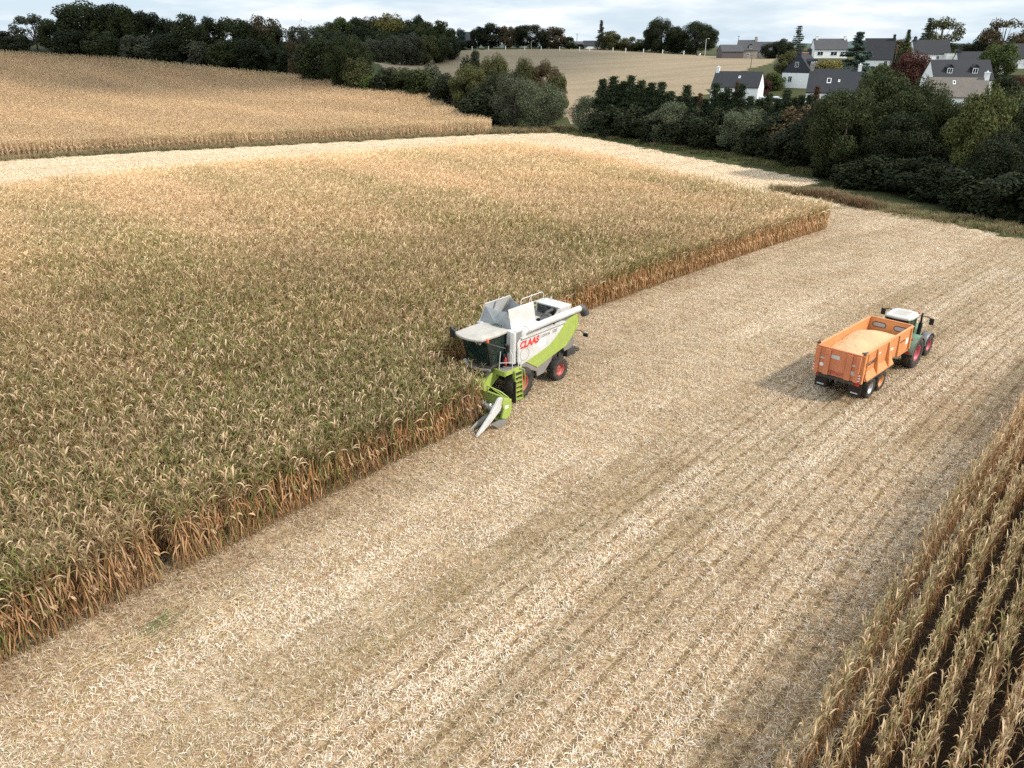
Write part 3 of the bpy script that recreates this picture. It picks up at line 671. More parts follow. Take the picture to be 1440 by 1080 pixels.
# ------------------------------------------------------------------ trees
def crown_col(n, l):
    a = attr_col(n, 'leaf'); oi = n.new("ShaderNodeObjectInfo"); s = n.new("ShaderNodeSeparateColor"); l.new(a.outputs['Color'], s.inputs[0])
    k = n.new("ShaderNodeCombineColor"); v = math_n(n, l, 'ADD', math_n(n, l, 'MULTIPLY', s.outputs[0], 1.2), .4)
    for i in range(3): l.new(v, k.inputs[i])
    c = mixc(n, l, 1.0, oi.outputs['Color'], k.outputs[0], 'MULTIPLY')
    return mixc(n, l, math_n(n, l, 'MULTIPLY', s.outputs[1], .55), c, (.15, .13, .035))
M_CROWN = leafy('tree_leaves', crown_col, .18, .75)
M_BARK = paint('bark', (.095, .075, .055), .9, var=.3, scale=2.5, bump=.5)
def leaf_cloud(name, P, NRM, size, elong, r, yel=.1):
    n = len(P); a = np.cross(NRM, r.normal(size=(n, 3))); a /= np.linalg.norm(a, axis=1)[:, None]+1e-9; b = np.cross(NRM, a)
    s = (size*r.uniform(.55, 1.3, n))[:, None]; e = s*elong
    V = np.stack([P-a*s, P-b*e*.55+a*s*.1, P+a*s, P+b*e*.55-a*s*.1], 1).reshape(-1, 3)
    V += r.normal(0, 1, V.shape)*np.repeat(s, 4, 0)*.12
    Q = np.arange(4*n).reshape(-1, 4); me = np_mesh(name, V, Q, [M_CROWN])
    c = np.zeros((n, 4), np.float32); c[:, 0] = np.clip(r.normal(.5, .22, n), 0, 1); c[:, 1] = (r.random(n) < yel)*r.random(n); c[:, 3] = 1
    at_ = me.attributes.new('leaf', 'FLOAT_COLOR', 'FACE'); at_.data.foreach_set('color', c.ravel()); return me
def unit(r, n):
    v = r.normal(size=(n, 3)); return v/np.linalg.norm(v, axis=1)[:, None]
def fit(P, C):
    """scale a crown to unit height and unit width"""
    k = .5/np.percentile(np.hypot(P[:, 0], P[:, 1]), 96); z = 1/np.percentile(P[:, 2], 99.7); q = np.array([k, k, z]); return P*q, C*q
def broad_crown(seed, n, size, lobes=34, zmin=.12, zc=.5, dn=.5, spread=.5, yel=.08, gappy=.0, lobe=(.13, .25), elong=1.):
    """unit tree: height 1, crown radius .5*; many lobes on an uneven egg, leaves thick on each lobe's skin"""
    r = np.random.default_rng(seed); C = []; Rr = []
    while len(C) < lobes:
        d = unit(r, 1)[0]
        rad = r.uniform(.45, .92)**.6
        c = np.array([d[0]*spread*rad, d[1]*spread*rad, zc+d[2]*(.42 if d[2] > 0 else dn)*rad])
        c[:2] *= 1-.25*max(0, (c[2]-.7)/.3)
        if c[2] < zmin: continue
        C.append(c*1.0); Rr.append(r.uniform(*lobe)*(1-.2*rad))
    C = np.array(C); Rr = np.array(Rr); w_ = Rr**2; k = r.choice(len(C), n, p=w_/w_.sum()); d = unit(r, n)
    fill = np.where(r.random(n) < .8, r.uniform(.84, 1.06, n), r.uniform(.3, .8, n)); wob = 1+.22*np.sin(d[:, 0]*7+k)*np.sin(d[:, 1]*6+k*2)*np.sin(d[:, 2]*8)
    P = C[k]+d*(Rr[k]*fill*wob)[:, None]*np.array([1, 1, .82])
    P0 = P; msk = P[:, 2] > zmin*.7; P = P[msk]
    P, C = fit(P, C)
    nr = unit(r, len(P))*.75+d[:len(P0)][msk]*.8+np.array([0, 0, .3]); nr /= np.linalg.norm(nr, axis=1)[:, None]
    return leaf_cloud('crown', P, nr, size, elong, r, yel), C
def cone_crown(seed, n, size, layers=22, base=.06, rad=.2, ragged=.25, droop=.35, gap=0.):
    r = np.random.default_rng(seed); P = []; NRM = []
    for i in range(layers):
        z = base+(1-base)*(i/(layers-1))**.9; R0 = rad*(1-(z-base)/(1.02-base))**1.15*r.uniform(1-ragged, 1+ragged*.5)+.004
        nb = max(4, int(11*R0/rad))
        for j in range(nb):
            a = r.uniform(0, 6.28); L = R0*r.uniform(.65, 1.15); m = max(3, int(n/layers/nb*(.35+R0/rad)))
            u = np.sqrt(r.random(m)); pts = np.stack([np.cos(a)*u*L, np.sin(a)*u*L, z-droop*u*L+.0*u], 1)+r.normal(0, 1, (m, 3))*np.array([.018, .018, .010])
            P.append(pts); NRM.append(unit(r, m)*.7+np.array([math.cos(a)*.5, math.sin(a)*.5, .6]))
    P = np.concatenate(P); P, _ = fit(P, P[:1]); NRM = np.concatenate(NRM); NRM /= np.linalg.norm(NRM, axis=1)[:, None]
    return leaf_cloud('crown', P, NRM, size, .9, r, .05)
def trunk_mesh(seed, C=None, r0=.028, top=.7, fork=True):
    r = random.Random(seed); mb = MB(); pts = [(0, 0, -.05), (0, 0, 0)]
    x = y = 0
    for i in range(1, 6): x += r.uniform(-.012, .012); y += r.uniform(-.012, .012); pts.append((x, y, top*i/5))
    mb.tube(pts, [r0*1.5, r0*1.25]+[r0*(1-.15*i) for i in range(5)], 9)
    if C is not None:
        for c in list(C)[:12]:
            z0 = r.uniform(.18, .45); mb.tube([(0, 0, z0), (c[0]*.5, c[1]*.5, z0+(c[2]-z0)*.4), tuple(c)], [r0*.55, r0*.36, r0*.10], 6)
    o = mb.build('trunk', M_BARK); me = o.data; bpy.data.objects.remove(o); return me
KIND = {}
def kind(nm, cr, tr): KIND.setdefault(nm, []).append((cr, tr))
for i in range(4): c, C = broad_crown(10+i, 12000, .025, 52, .02, spread=.5, yel=.06, lobe=(.12, .22)); kind('oak', c, trunk_mesh(10+i, C))
for i in range(3): c, C = broad_crown(30+i, 52000, .0125, 100, .02, spread=.5, yel=.07, lobe=(.09, .17)); kind('bigoak', c, trunk_mesh(30+i, C, .034))
c, C = broad_crown(40, 30000, .0135, 66, .02, spread=.46, yel=.75, lobe=(.10, .19), elong=1.6); kind('chestnut', c, trunk_mesh(40, C, .03))
for i in range(3): c, C = broad_crown(50+i, 19000, .020, 54, -.04, dn=.55, spread=.5, yel=.10, lobe=(.14, .24), elong=.5); kind('willow', c, trunk_mesh(50+i, C, .02, .5))
for i in range(2): c, C = broad_crown(60+i, 5000, .022, 30, .25, .6, .4, .44, .2, lobe=(.09, .15)); kind('airy', c, trunk_mesh(60+i, C, .022, .8))
for i in range(3): c, C = broad_crown(70+i, 8500, .028, 30, .03, spread=.5, yel=.05, lobe=(.18, .28)); kind('round', c, trunk_mesh(70+i, C, .022, .5))
for i in range(3): c, C = broad_crown(80+i, 9000, .034, 30, -.1, .45, .55, .5, .08, lobe=(.20, .32)); kind('shrub', c, trunk_mesh(80+i, C, .014, .5))
for i in range(4): kind('conifer', cone_crown(90+i, 14000, .020, 30, .0, .26, .35, .25), trunk_mesh(90+i, None, .018, .95))
for i in range(2): kind('spruce', cone_crown(95+i, 6000, .024, 15, .12, .22, .35, .25), trunk_mesh(95+i, None, .014, .98))
for i in range(2): kind('cedar', cone_crown(97+i, 20000, .022, 17, .04, .36, .35, .10), trunk_mesh(97+i, None, .03, .95))
C_OAK = (.037, .047, .015); C_DK = (.023, .030, .012); C_MID = (.066, .080, .025); C_OLV = (.080, .080, .028); C_BRN = (.092, .066, .032); C_YEL = (.17, .145, .04)
C_GRY = (.072, .077, .046); C_WIL = (.098, .115, .064); C_CON = (.028, .042, .017); C_RED = (.075, .028, .022); C_RUST = (.095, .048, .026); C_BLU = (.055, .085, .066); C_LGR = (.078, .10, .028)
TREES = []
def tree(name, kd, u, d, vtop, wpx, col, label, group=None, cat='tree', k=None):
    """u: photo column, d: distance, vtop: photo row of the top, wpx: crown width in photo pixels"""
    p = at(u, 300, d); q = at(u, vtop, d); x, y = q[0], q[1]; z = gz(x, y); h = max(1.5, q[2]-z)
    cr, tr = KIND[kd][(len(TREES) if k is None else k) % len(KIND[kd])]
    sx = wpx*d/F_PX*1.12
    o = empty(name, (x, y, z), random.uniform(0, 6.28), label, cat, group)
    c = bpy.data.objects.new('crown', cr); COL.objects.link(c); c.parent = o; c.scale = (sx, sx, h); j = random.uniform(.88, 1.12); c.color = (col[0]*j, col[1]*j, col[2]*j, 1)
    t = bpy.data.objects.new('trunk', tr); COL.objects.link(t); t.parent = o; t.scale = (min(sx, h*1.1), min(sx, h*1.1), h)
    TREES.append(o); return o
LW = 'trees of the wood above the hillside maize'
wood = [(-45, 262, 30, 60, C_DK, 'oak'), (5, 262, 44, 46, C_DK, 'oak'), (42, 262, 20, 52, C_GRY, 'airy'), (72, 258, 28, 44, C_OAK, 'oak'), (118, 262, 2, 70, C_OAK, 'oak'), (150, 266, 6, 56, C_DK, 'oak'), (172, 262, 10, 50, C_OAK, 'oak'), (203, 266, 17, 54, C_DK, 'oak'),
        (232, 268, 27, 36, C_DK, 'oak'), (262, 258, 21, 46, C_OAK, 'oak'), (292, 262, 25, 40, C_DK, 'oak'), (325, 260, 26, 50, C_OAK, 'oak'), (349, 268, 30, 36, C_DK, 'oak'), (369, 262, 23, 40, C_BRN, 'round'), (385, 262, 38, 44, C_OAK, 'oak'),
        (20, 256, 52, 40, C_DK, 'shrub'), (95, 255, 42, 44, C_DK, 'shrub'), (140, 255, 45, 46, C_OAK, 'shrub'), (190, 255, 50, 46, C_GRY, 'shrub'), (235, 255, 48, 42, C_DK, 'shrub'), (275, 255, 58, 40, C_GRY, 'shrub'), (310, 254, 58, 40, C_OAK, 'shrub'), (350, 254, 55, 44, C_DK, 'shrub'), (390, 252, 65, 34, C_DK, 'shrub')]
DESC = ['tall dark oak', 'small dark oak', 'open greyish tree', 'rounded oak', 'tallest broad oak', 'dark oak', 'mid-height oak', 'slim dark oak']
for i, (u, d, vt, wp, c, kd) in enumerate(wood):
    if kd == 'shrub': lb = 'low dark bush filling the lower edge of the wood above the hillside maize'; g = 'bushes at the foot of the wood'
    elif kd == 'airy': lb = 'open grey tree showing sky through its crown, near the wood’s left end'; g = None
    elif u == 118: lb = 'tallest broad dark oak, high dome of the wood above the hillside maize'; g = None
    elif c == C_BRN: lb = 'brownish rounded treetop standing above the right part of the dark wood'; g = None
    else: lb = 'dark green oak in the line of wood behind the hillside maize crest'; g = LW
    tree('bush' if kd == 'shrub' else 'oak_tree', kd, u, d, vt, wp, c, lb, g, 'bush' if kd == 'shrub' else 'tree')
tree('yellowing_tree', 'round', 413, 246, 57, 22, C_BRN, 'small yellow brown tree between two dark oaks at the wood’s right end')
tree('oak_tree', 'round', 417, 275, 37, 26, C_GRY, 'greyish brown round tree just right of the dark wood, below the turbine')
tree('oak_tree', 'oak', 448, 238, 53, 66, C_OAK, 'wide dark oak at the lower right end of the hillside crest')
tree('oak_tree', 'bigoak', 487, 226, 51, 62, C_OAK, 'dark oak beside the left end of the tan pasture', k=1)
HW = 'trees of the mixed wood left of the pasture'
mixed = [(436, 300, 38, 34, C_GRY), (458, 310, 32, 36, C_MID), (478, 320, 25, 36, C_LGR), (500, 330, 25, 34, C_OAK), (522, 335, 24, 34, C_OLV), (524, 325, 37, 36, C_DK), (500, 318, 38, 36, C_DK), (566, 332, 28, 30, C_OAK), (585, 330, 24, 28, C_DK), (592, 322, 31, 36, C_MID), (572, 322, 40, 40, C_DK),
         (602, 326, 33, 30, C_OLV), (470, 302, 45, 40, C_DK), (535, 310, 43, 40, C_OAK), (555, 312, 45, 34, C_DK), (612, 318, 36, 30, C_OAK)]
for u, d, vt, wp, c in mixed: tree('broadleaf_tree', 'round' if c in (C_GRY, C_OLV) else 'oak', u, d, vt, wp, c, 'broadleaf tree in the mixed wood left of the tan pasture', HW)
tree('yellow_tree', 'round', 548, 326, 20, 44, C_YEL, 'large olive yellow tree topping the mixed wood left of the pasture')
tree('oak_tree', 'oak', 620, 312, 30, 34, C_OAK, 'dome shaped dark oak at the right end of the mixed wood')
tree('oak_tree', 'oak', 588, 334, 22, 20, C_DK, 'pointed dark treetop rising beside the large yellow tree', k=2)
for u, d, vt, wp, c in [(498, 288, 56, 30, C_GRY), (514, 290, 55, 28, C_GRY), (530, 291, 56, 28, C_GRY), (553, 293, 50, 30, C_GRY), (572, 295, 47, 32, C_GRY), (585, 297, 52, 28, C_GRY), (600, 299, 50, 30, C_OLV), (618, 303, 50, 30, C_OAK), (632, 310, 52, 26, C_DK)]:
    tree('willow_tree', 'round', u, d, vt, wp, c, 'rounded grey green tree along the upper left pasture edge', 'rounded trees along the pasture edge')
ridge = [(645, 345, 40, 16, C_BLU, 'oak', 'small bluish tree left of the slate house on the ridge'), (672, 352, 38, 22, C_DK, 'oak', 'dark tree just right of the slate house on the ridge'), (690, 352, 33, 36, C_DK, 'oak', 'large dark round tree right of the slate house on the ridge'),
         (713, 350, 37, 22, C_BRN, 'oak', 'brownish tree beside the large dark round tree on the ridge'), (727, 372, 38, 16, C_BLU, 'oak', 'small pale tree peeping between two dark ridge trees'), (746, 352, 35, 46, C_DK, 'bigoak', 'widest dark dome tree on the pasture ridge'), (781, 352, 38, 34, C_BRN, 'oak', 'reddish brown round tree right of the widest dark ridge tree'),
         (800, 352, 52, 18, C_OAK, 'oak', 'low dark tree at the right end of the ridge tree group'), (846, 345, 29, 18, C_GRY, 'conifer', 'thin pointed grey green conifer on the pasture ridge'), (858, 348, 44, 30, C_OLV, 'oak', 'olive tree next to the thin pointed conifer on the ridge'),
         (884, 345, 52, 24, C_OLV, 'round', 'small round olive tree on the ridge beside the pasture fence'), (904, 348, 55, 20, C_MID, 'round', 'low green bush tree between the olive tree and the tall dark pair'), (918, 342, 38, 20, C_DK, 'oak', 'left shoulder of foliage beside the tall dark oak on the ridge'),
         (932, 335, 26, 44, C_DK, 'bigoak', 'tall ragged dark oak on the ridge, left one of a pair'), (952, 335, 38, 28, C_DK, 'oak', 'lower dark oak between the two tall ridge oaks'), (982, 330, 31, 50, C_DK, 'bigoak', 'broad dark oak on the ridge behind the white lamp post')]
for u, d, vt, wp, c, kd, lb in ridge: tree('conifer_tree' if kd == 'conifer' else 'oak_tree', kd, u, d, vt, wp, c, lb)
for u, d, vt, wp in [(648, 340, 58, 18), (662, 352, 57, 18), (766, 352, 55, 16), (816, 372, 62, 24), (869, 360, 60, 16), (895, 350, 62, 22)]: tree('hedge_bush', 'shrub', u, d, vt, wp, C_DK, 'low dark bush along the road on the pasture ridge', 'bushes along the ridge road', 'bush')
# hedge in the valley, in front of the pasture
for u, d, vt, wp, c, kd, lb in [(500, 222, 82, 34, C_OLV, 'shrub', 'olive bush at the left end of the valley hedge, under the dark oak'), (518, 222, 104, 34, C_LGR, 'shrub', 'yellow green low bush at the left end of the valley hedge'), (545, 220, 96, 44, C_DK, 'shrub', 'dark bush in the valley hedge, first below the pasture corner'), (568, 218, 96, 38, C_OAK, 'shrub', 'dark green bush of the valley hedge, second from the pasture corner'),
        (590, 214, 98, 44, C_OAK, 'shrub', 'middle dark bush of the valley hedge above the maize corner'), (607, 218, 91, 30, C_GRY, 'shrub', 'rounded grey green bush in the valley hedge'), (630, 206, 104, 46, C_DK, 'shrub', 'very dark bush between hedge and tall thicket'), (664, 206, 72, 28, C_DK, 'oak', 'dark evergreen top rising at the left of the tall thicket'),
        (660, 196, 92, 56, C_OLV, 'bigoak', 'olive tree with feathery top in the middle of the thicket'), (692, 200, 79, 54, C_OLV, 'bigoak', 'tallest feathery olive tree in the valley thicket'), (705, 188, 100, 60, C_DK, 'willow', 'dark grey green tree inside the thicket behind the round willow'), (738, 196, 82, 40, C_OLV, 'willow', 'olive crown behind the rusty tree in the thicket'), (764, 196, 88, 50, C_BRN, 'bigoak', 'rusty brown tree on the right of the valley thicket'), (786, 192, 105, 26, C_OLV, 'oak', 'yellowish tree at the right edge of the valley thicket'),
        (680, 186, 122, 60, C_DK, 'shrub', 'shaded dark bush at the foot of the thicket'), (725, 178, 108, 66, C_GRY, 'willow', 'grey green willow at the front of the thicket, left of the silvery one'), (762, 174, 116, 62, C_WIL, 'willow', 'large round silvery willow at the gap into the pasture')]:
    tree('willow_tree' if kd == 'willow' else ('bush' if kd == 'shrub' else 'hedge_tree'), kd, u, d, vt, wp, c, lb, None, 'bush' if kd == 'shrub' else 'tree')
tree('bush', 'shrub', 650, 183, 162, 30, C_MID, 'small green shrub in the grass right of the hillside maize', None, 'bush')
# conifer hedge between the fields and the village
tree('willow_bush', 'willow', 832, 169, 135, 52, C_WIL, 'silvery willow bush at the left end of the conifer hedge', None, 'bush')
for u, d, vt in [(848, 166, 115), (863, 164, 111), (878, 163, 118), (888, 161, 110), (903, 159, 117), (917, 157, 120), (931, 155, 119), (944, 153, 132), (967, 150, 124), (1008, 145, 121), (1024, 143, 128), (1044, 141, 122), (1082, 136, 136), (1108, 132, 130), (1128, 130, 138)]:
    tree('conifer_tree', 'conifer', u, d, vt-3, 50, C_CON, 'dark green conifer with a pointed top in the long conifer hedge', 'conifers of the hedge below the village')
for u, d, vt in [(856, 165, 124), (870, 163, 121), (896, 160, 122), (910, 158, 126), (924, 156, 129), (938, 154, 134), (955, 151, 138), (978, 149, 138), (992, 147, 142), (1015, 144, 134), (1034, 142, 132), (1056, 139, 138), (1068, 137, 142), (1095, 134, 142), (1118, 131, 140), (1140, 128, 136)]:
    tree('conifer_tree', 'conifer', u, d, vt-2, 46, C_CON, 'dark green conifer with a pointed top in the long conifer hedge', 'conifers of the hedge below the village')
for i, (u, d, vt, wp, c) in enumerate([(985, 148, 132, 30, C_RUST), (1037, 143, 116, 22, C_RUST), (1150, 128, 122, 32, C_RUST)]):
    tree('conifer_tree', 'conifer', u, d, vt, wp, c, ['rusty brown conifer in the hedge below the white gabled house’s blue car', 'rusty brown treetop in front of the white house’s slate roof', 'reddish brown conifer in front of the slate roof with a skylight'][i])
for i, (u, d, vt, wp, c, kd) in enumerate([(948, 148, 144, 60, C_WIL, 'willow'), (1050, 134, 153, 62, C_WIL, 'willow'), (998, 141, 165, 56, C_DK, 'shrub'), (895, 157, 150, 50, C_DK, 'shrub'), (925, 152, 158, 46, C_DK, 'shrub'), (1096, 129, 160, 60, C_DK, 'shrub'), (1125, 126, 150, 64, C_BRN, 'shrub'), (1090, 138, 146, 50, C_OLV, 'shrub'), (1142, 122, 165, 64, C_DK, 'shrub'), (868, 161, 150, 50, C_DK, 'shrub'), (1152, 126, 148, 56, C_DK, 'oak'), (1075, 140, 143, 48, C_OLV, 'shrub'), (970, 146, 152, 52, C_DK, 'shrub'), (1022, 139, 152, 50, C_DK, 'shrub'), (1170, 120, 132, 52, C_DK, 'oak'), (1075, 131, 175, 50, C_DK, 'shrub'), (1120, 122, 185, 60, C_DK, 'shrub')]):
    lb = {0: 'round silvery willow bush in front of the conifer hedge, nearer the pasture gap', 1: 'round silvery willow bush in front of the hedge below the white gabled house', 6: 'brownish bush at the right end of the conifer hedge', 7: 'olive bush between the caravan and the conifer hedge', 11: 'olive shrub right of the white gable, above the hedge'}.get(i, 'dark bush filling the foot of the conifer hedge')
    tree('willow_bush' if kd == 'willow' else 'bush', kd, u, d, vt, wp, c, lb, 'bushes at the foot of the conifer hedge' if lb.startswith('dark bush f') else None, 'bush')
# the big oaks on the right
for i, (u, d, vt, wp, c, kd, lb) in enumerate([(1200, 108, 127, 96, C_OAK, 'bigoak', 'big dark oak, leftmost of the large oaks, overhanging the cut field'), (1247, 114, 97, 88, C_OAK, 'bigoak', 'tallest dark oak standing in front of the village'), (1310, 106, 116, 92, C_OAK, 'bigoak', 'broad dark oak between the tallest oak and the chestnut'),
        (1173, 116, 138, 62, C_DK, 'bigoak', 'dark oak where the conifer hedge meets the large oaks'), (1398, 92, 124, 78, C_MID, 'chestnut', 'chestnut tree with yellowing leaves among the dark oaks'), (1440, 98, 128, 80, C_OAK, 'bigoak', 'dark oak to the right of the yellowing chestnut'), (1500, 92, 120, 120, C_OAK, 'bigoak', 'large oak at the far right edge of the photo'), (1336, 101, 136, 60, C_OAK, 'bigoak', 'rounded oak just left of the yellowing chestnut'), (1435, 88, 185, 100, C_DK, 'bigoak', 'low dark tree at the right edge above the verge'), (1280, 104, 160, 90, C_DK, 'bigoak', 'low dark crown beneath the tallest oak')]):
    tree('chestnut_tree' if kd == 'chestnut' else 'oak_tree', kd, u, d, vt, wp, c, lb)
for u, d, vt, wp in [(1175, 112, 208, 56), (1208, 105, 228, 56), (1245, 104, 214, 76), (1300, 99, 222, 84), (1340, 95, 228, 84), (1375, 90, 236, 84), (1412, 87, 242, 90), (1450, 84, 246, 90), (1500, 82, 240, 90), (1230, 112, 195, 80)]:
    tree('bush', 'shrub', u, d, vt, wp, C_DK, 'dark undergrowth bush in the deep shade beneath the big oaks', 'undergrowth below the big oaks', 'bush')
# trees among the houses
for nm, kd, u, d, vt, wp, c, lb in [('spruce_tree', 'spruce', 1125, 282, 37, 26, C_CON, 'layered dark spruce beside the long white house on the ridge'), ('round_tree', 'round', 1084, 285, 61, 22, C_DK, 'clipped round dark tree right of the stone farmhouse'), ('round_tree', 'round', 1103, 282, 55, 26, C_DK, 'taller dark round tree behind the lamp posts on the ridge'), ('garden_tree', 'oak', 1112, 226, 72, 34, C_OLV, 'olive garden tree left of the black gabled house'),
        ('garden_tree', 'shrub', 1090, 212, 102, 26, C_LGR, 'light green bush below the olive garden tree'), ('garden_bush', 'shrub', 1076, 208, 110, 18, C_RED, 'dark red bush beside the white gabled house'), ('garden_tree', 'shrub', 1170, 212, 84, 34, C_YEL, 'yellow bush between the black gabled house and the blue cedar'), ('cedar_tree', 'cedar', 1210, 212, 46, 66, C_BLU, 'blue green cedar in the middle of the village'),
        ('plum_tree', 'oak', 1287, 178, 72, 46, C_RED, 'dark purple red tree in front of the slate roofs'), ('garden_tree', 'conifer', 1279, 250, 42, 20, C_MID, 'slender green tree left of the house behind the purple tree'), ('garden_tree', 'oak', 1264, 262, 56, 34, C_BRN, 'brownish garden tree right of the slate hung gable'), ('garden_tree', 'shrub', 1272, 236, 82, 34, C_DK, 'dark hedge bush behind the purple tree'),
        ('ash_tree', 'airy', 1330, 292, 25, 54, C_OLV, 'tall open tree with sky gaps on the village skyline'), ('spruce_tree', 'spruce', 1309, 290, 26, 30, C_CON, 'thin layered spruce beside the tall open tree on the skyline'), ('oak_tree', 'oak', 1340, 286, 62, 34, C_DK, 'dark tree under the tall open skyline tree'),
        ('garden_tree', 'airy', 1418, 250, 27, 60, C_BRN, 'brownish thin crowned tree at the right skyline'), ('garden_tree', 'oak', 1392, 262, 42, 30, C_DK, 'dark tree left of the brownish skyline tree'), ('garden_tree', 'oak', 1372, 268, 58, 36, C_DK, 'low dark tree behind the roofs on the right'), ('garden_tree', 'oak', 1434, 255, 50, 36, C_OLV, 'olive tree at the right edge of the skyline'),
        ('lime_tree', 'oak', 1412, 192, 61, 46, C_LGR, 'yellow green round tree in front of the right hand house'), ('garden_bush', 'shrub', 1242, 205, 90, 26, C_LGR, 'light green shrub between the cedar and the slate hung gable'), ('garden_bush', 'shrub', 1432, 176, 106, 26, C_RUST, 'reddish bush beside the clipped hedge at the right edge'), ('garden_bush', 'shrub', 1416, 160, 108, 34, C_DK, 'dark bush above the chestnut tree')]:
    tree(nm, kd, u, d, vt, wp, c, lb, None, 'bush' if 'bush' in nm else 'tree')

# ------------------------------------------------------------------ village
W_WALL = paint('white_render', (.84, .83, .80), .8, var=.03, scale=.5, dirt=(.55, .52, .46), dirt_amt=.14)
W_STONE = paint('granite_wall', (.30, .265, .225), .9, var=.35, scale=2.2, bump=.4)
W_DARK = paint('weathered_boards', (.10, .085, .08), .85, var=.25, scale=2)
W_SLATEW = paint('slate_cladding', (.022, .024, .032), .5, var=.2, scale=3)
def roof_mat(nm, c1, c2, rough=.8):
    m, n, l, p = nodes(nm); tc = n.new("ShaderNodeTexCoord"); V = tc.outputs['Object']
    br = n.new("ShaderNodeTexBrick"); br.inputs['Scale'].default_value = 2.4; br.inputs['Mortar Size'].default_value = .012; br.inputs['Color1'].default_value = (*c1, 1); br.inputs['Color2'].default_value = (*c2, 1); br.inputs['Mortar'].default_value = (c1[0]*.5, c1[1]*.5, c1[2]*.5, 1)
    l.new(mapv(n, l, V, (1, 1.7, 1.7)), br.inputs['Vector'])
    c = mixc(n, l, math_n(n, l, 'MULTIPLY', ramp(n, l, noise_n(n, l, V, .5, 6), [(.45, (0, 0, 0)), (.7, (1, 1, 1))]), .4), br.outputs[0], (c2[0]*1.3, c2[1]*1.2, c2[2]*1.05))
    l.new(c, p.inputs['Base Color']); p.inputs['Roughness'].default_value = rough; return m
RF_SLATE = roof_mat('slate_roof', (.013, .0145, .019), (.019, .0205, .026)); RF_OLD = roof_mat('weathered_slate', (.115, .10, .085), (.15, .13, .11), .8); RF_GREY = roof_mat('grey_slate', (.040, .040, .044), (.055, .055, .060), .65)
M_FRAME = paint('white_window_frame', (.78, .78, .77), .4); M_RIDGE = paint('ridge_tiles', (.33, .12, .06), .7); M_WOOD = paint('weathered_wood', (.16, .125, .09), .85, var=.25, scale=4); M_CONC = paint('pale_concrete', (.52, .51, .48), .8)
def win(root, c, n_, wd, ht, frame=True, wall=None):
    """window at local point c facing n_ (unit horizontal vector): frame with pane as its child"""
    n_ = Vector(n_); t = Vector((-n_.y, n_.x, 0)); c = Vector(c); up = Vector((0, 0, 1)); f = MB(); b = .09
    def bar(a0, a1, h0, h1, d0=.0, d1=.05): f.hexa([c+t*x+n_*y+up*h0 for x, y in ((a0, d0), (a1, d0), (a1, d1), (a0, d1))], [c+t*x+n_*y+up*h1 for x, y in ((a0, d0), (a1, d0), (a1, d1), (a0, d1))])
    bar(-wd/2, -wd/2+b, -ht/2, ht/2); bar(wd/2-b, wd/2, -ht/2, ht/2); bar(-wd/2+b, wd/2-b, -ht/2, -ht/2+b, 0, .07); bar(-wd/2+b, wd/2-b, ht/2-b, ht/2); bar(-.035, .035, -ht/2+b, ht/2-b, 0, .045)
    fo = f.build('window', M_FRAME, root); p = MB(); q = [c+t*x+up*z+n_*.012 for x, z in ((-wd/2+b, -ht/2+b), (wd/2-b, -ht/2+b), (wd/2-b, ht/2-b), (-wd/2+b, ht/2-b))]
    p.slab(q, n_*.012); p.build('pane', M_PANE, fo)
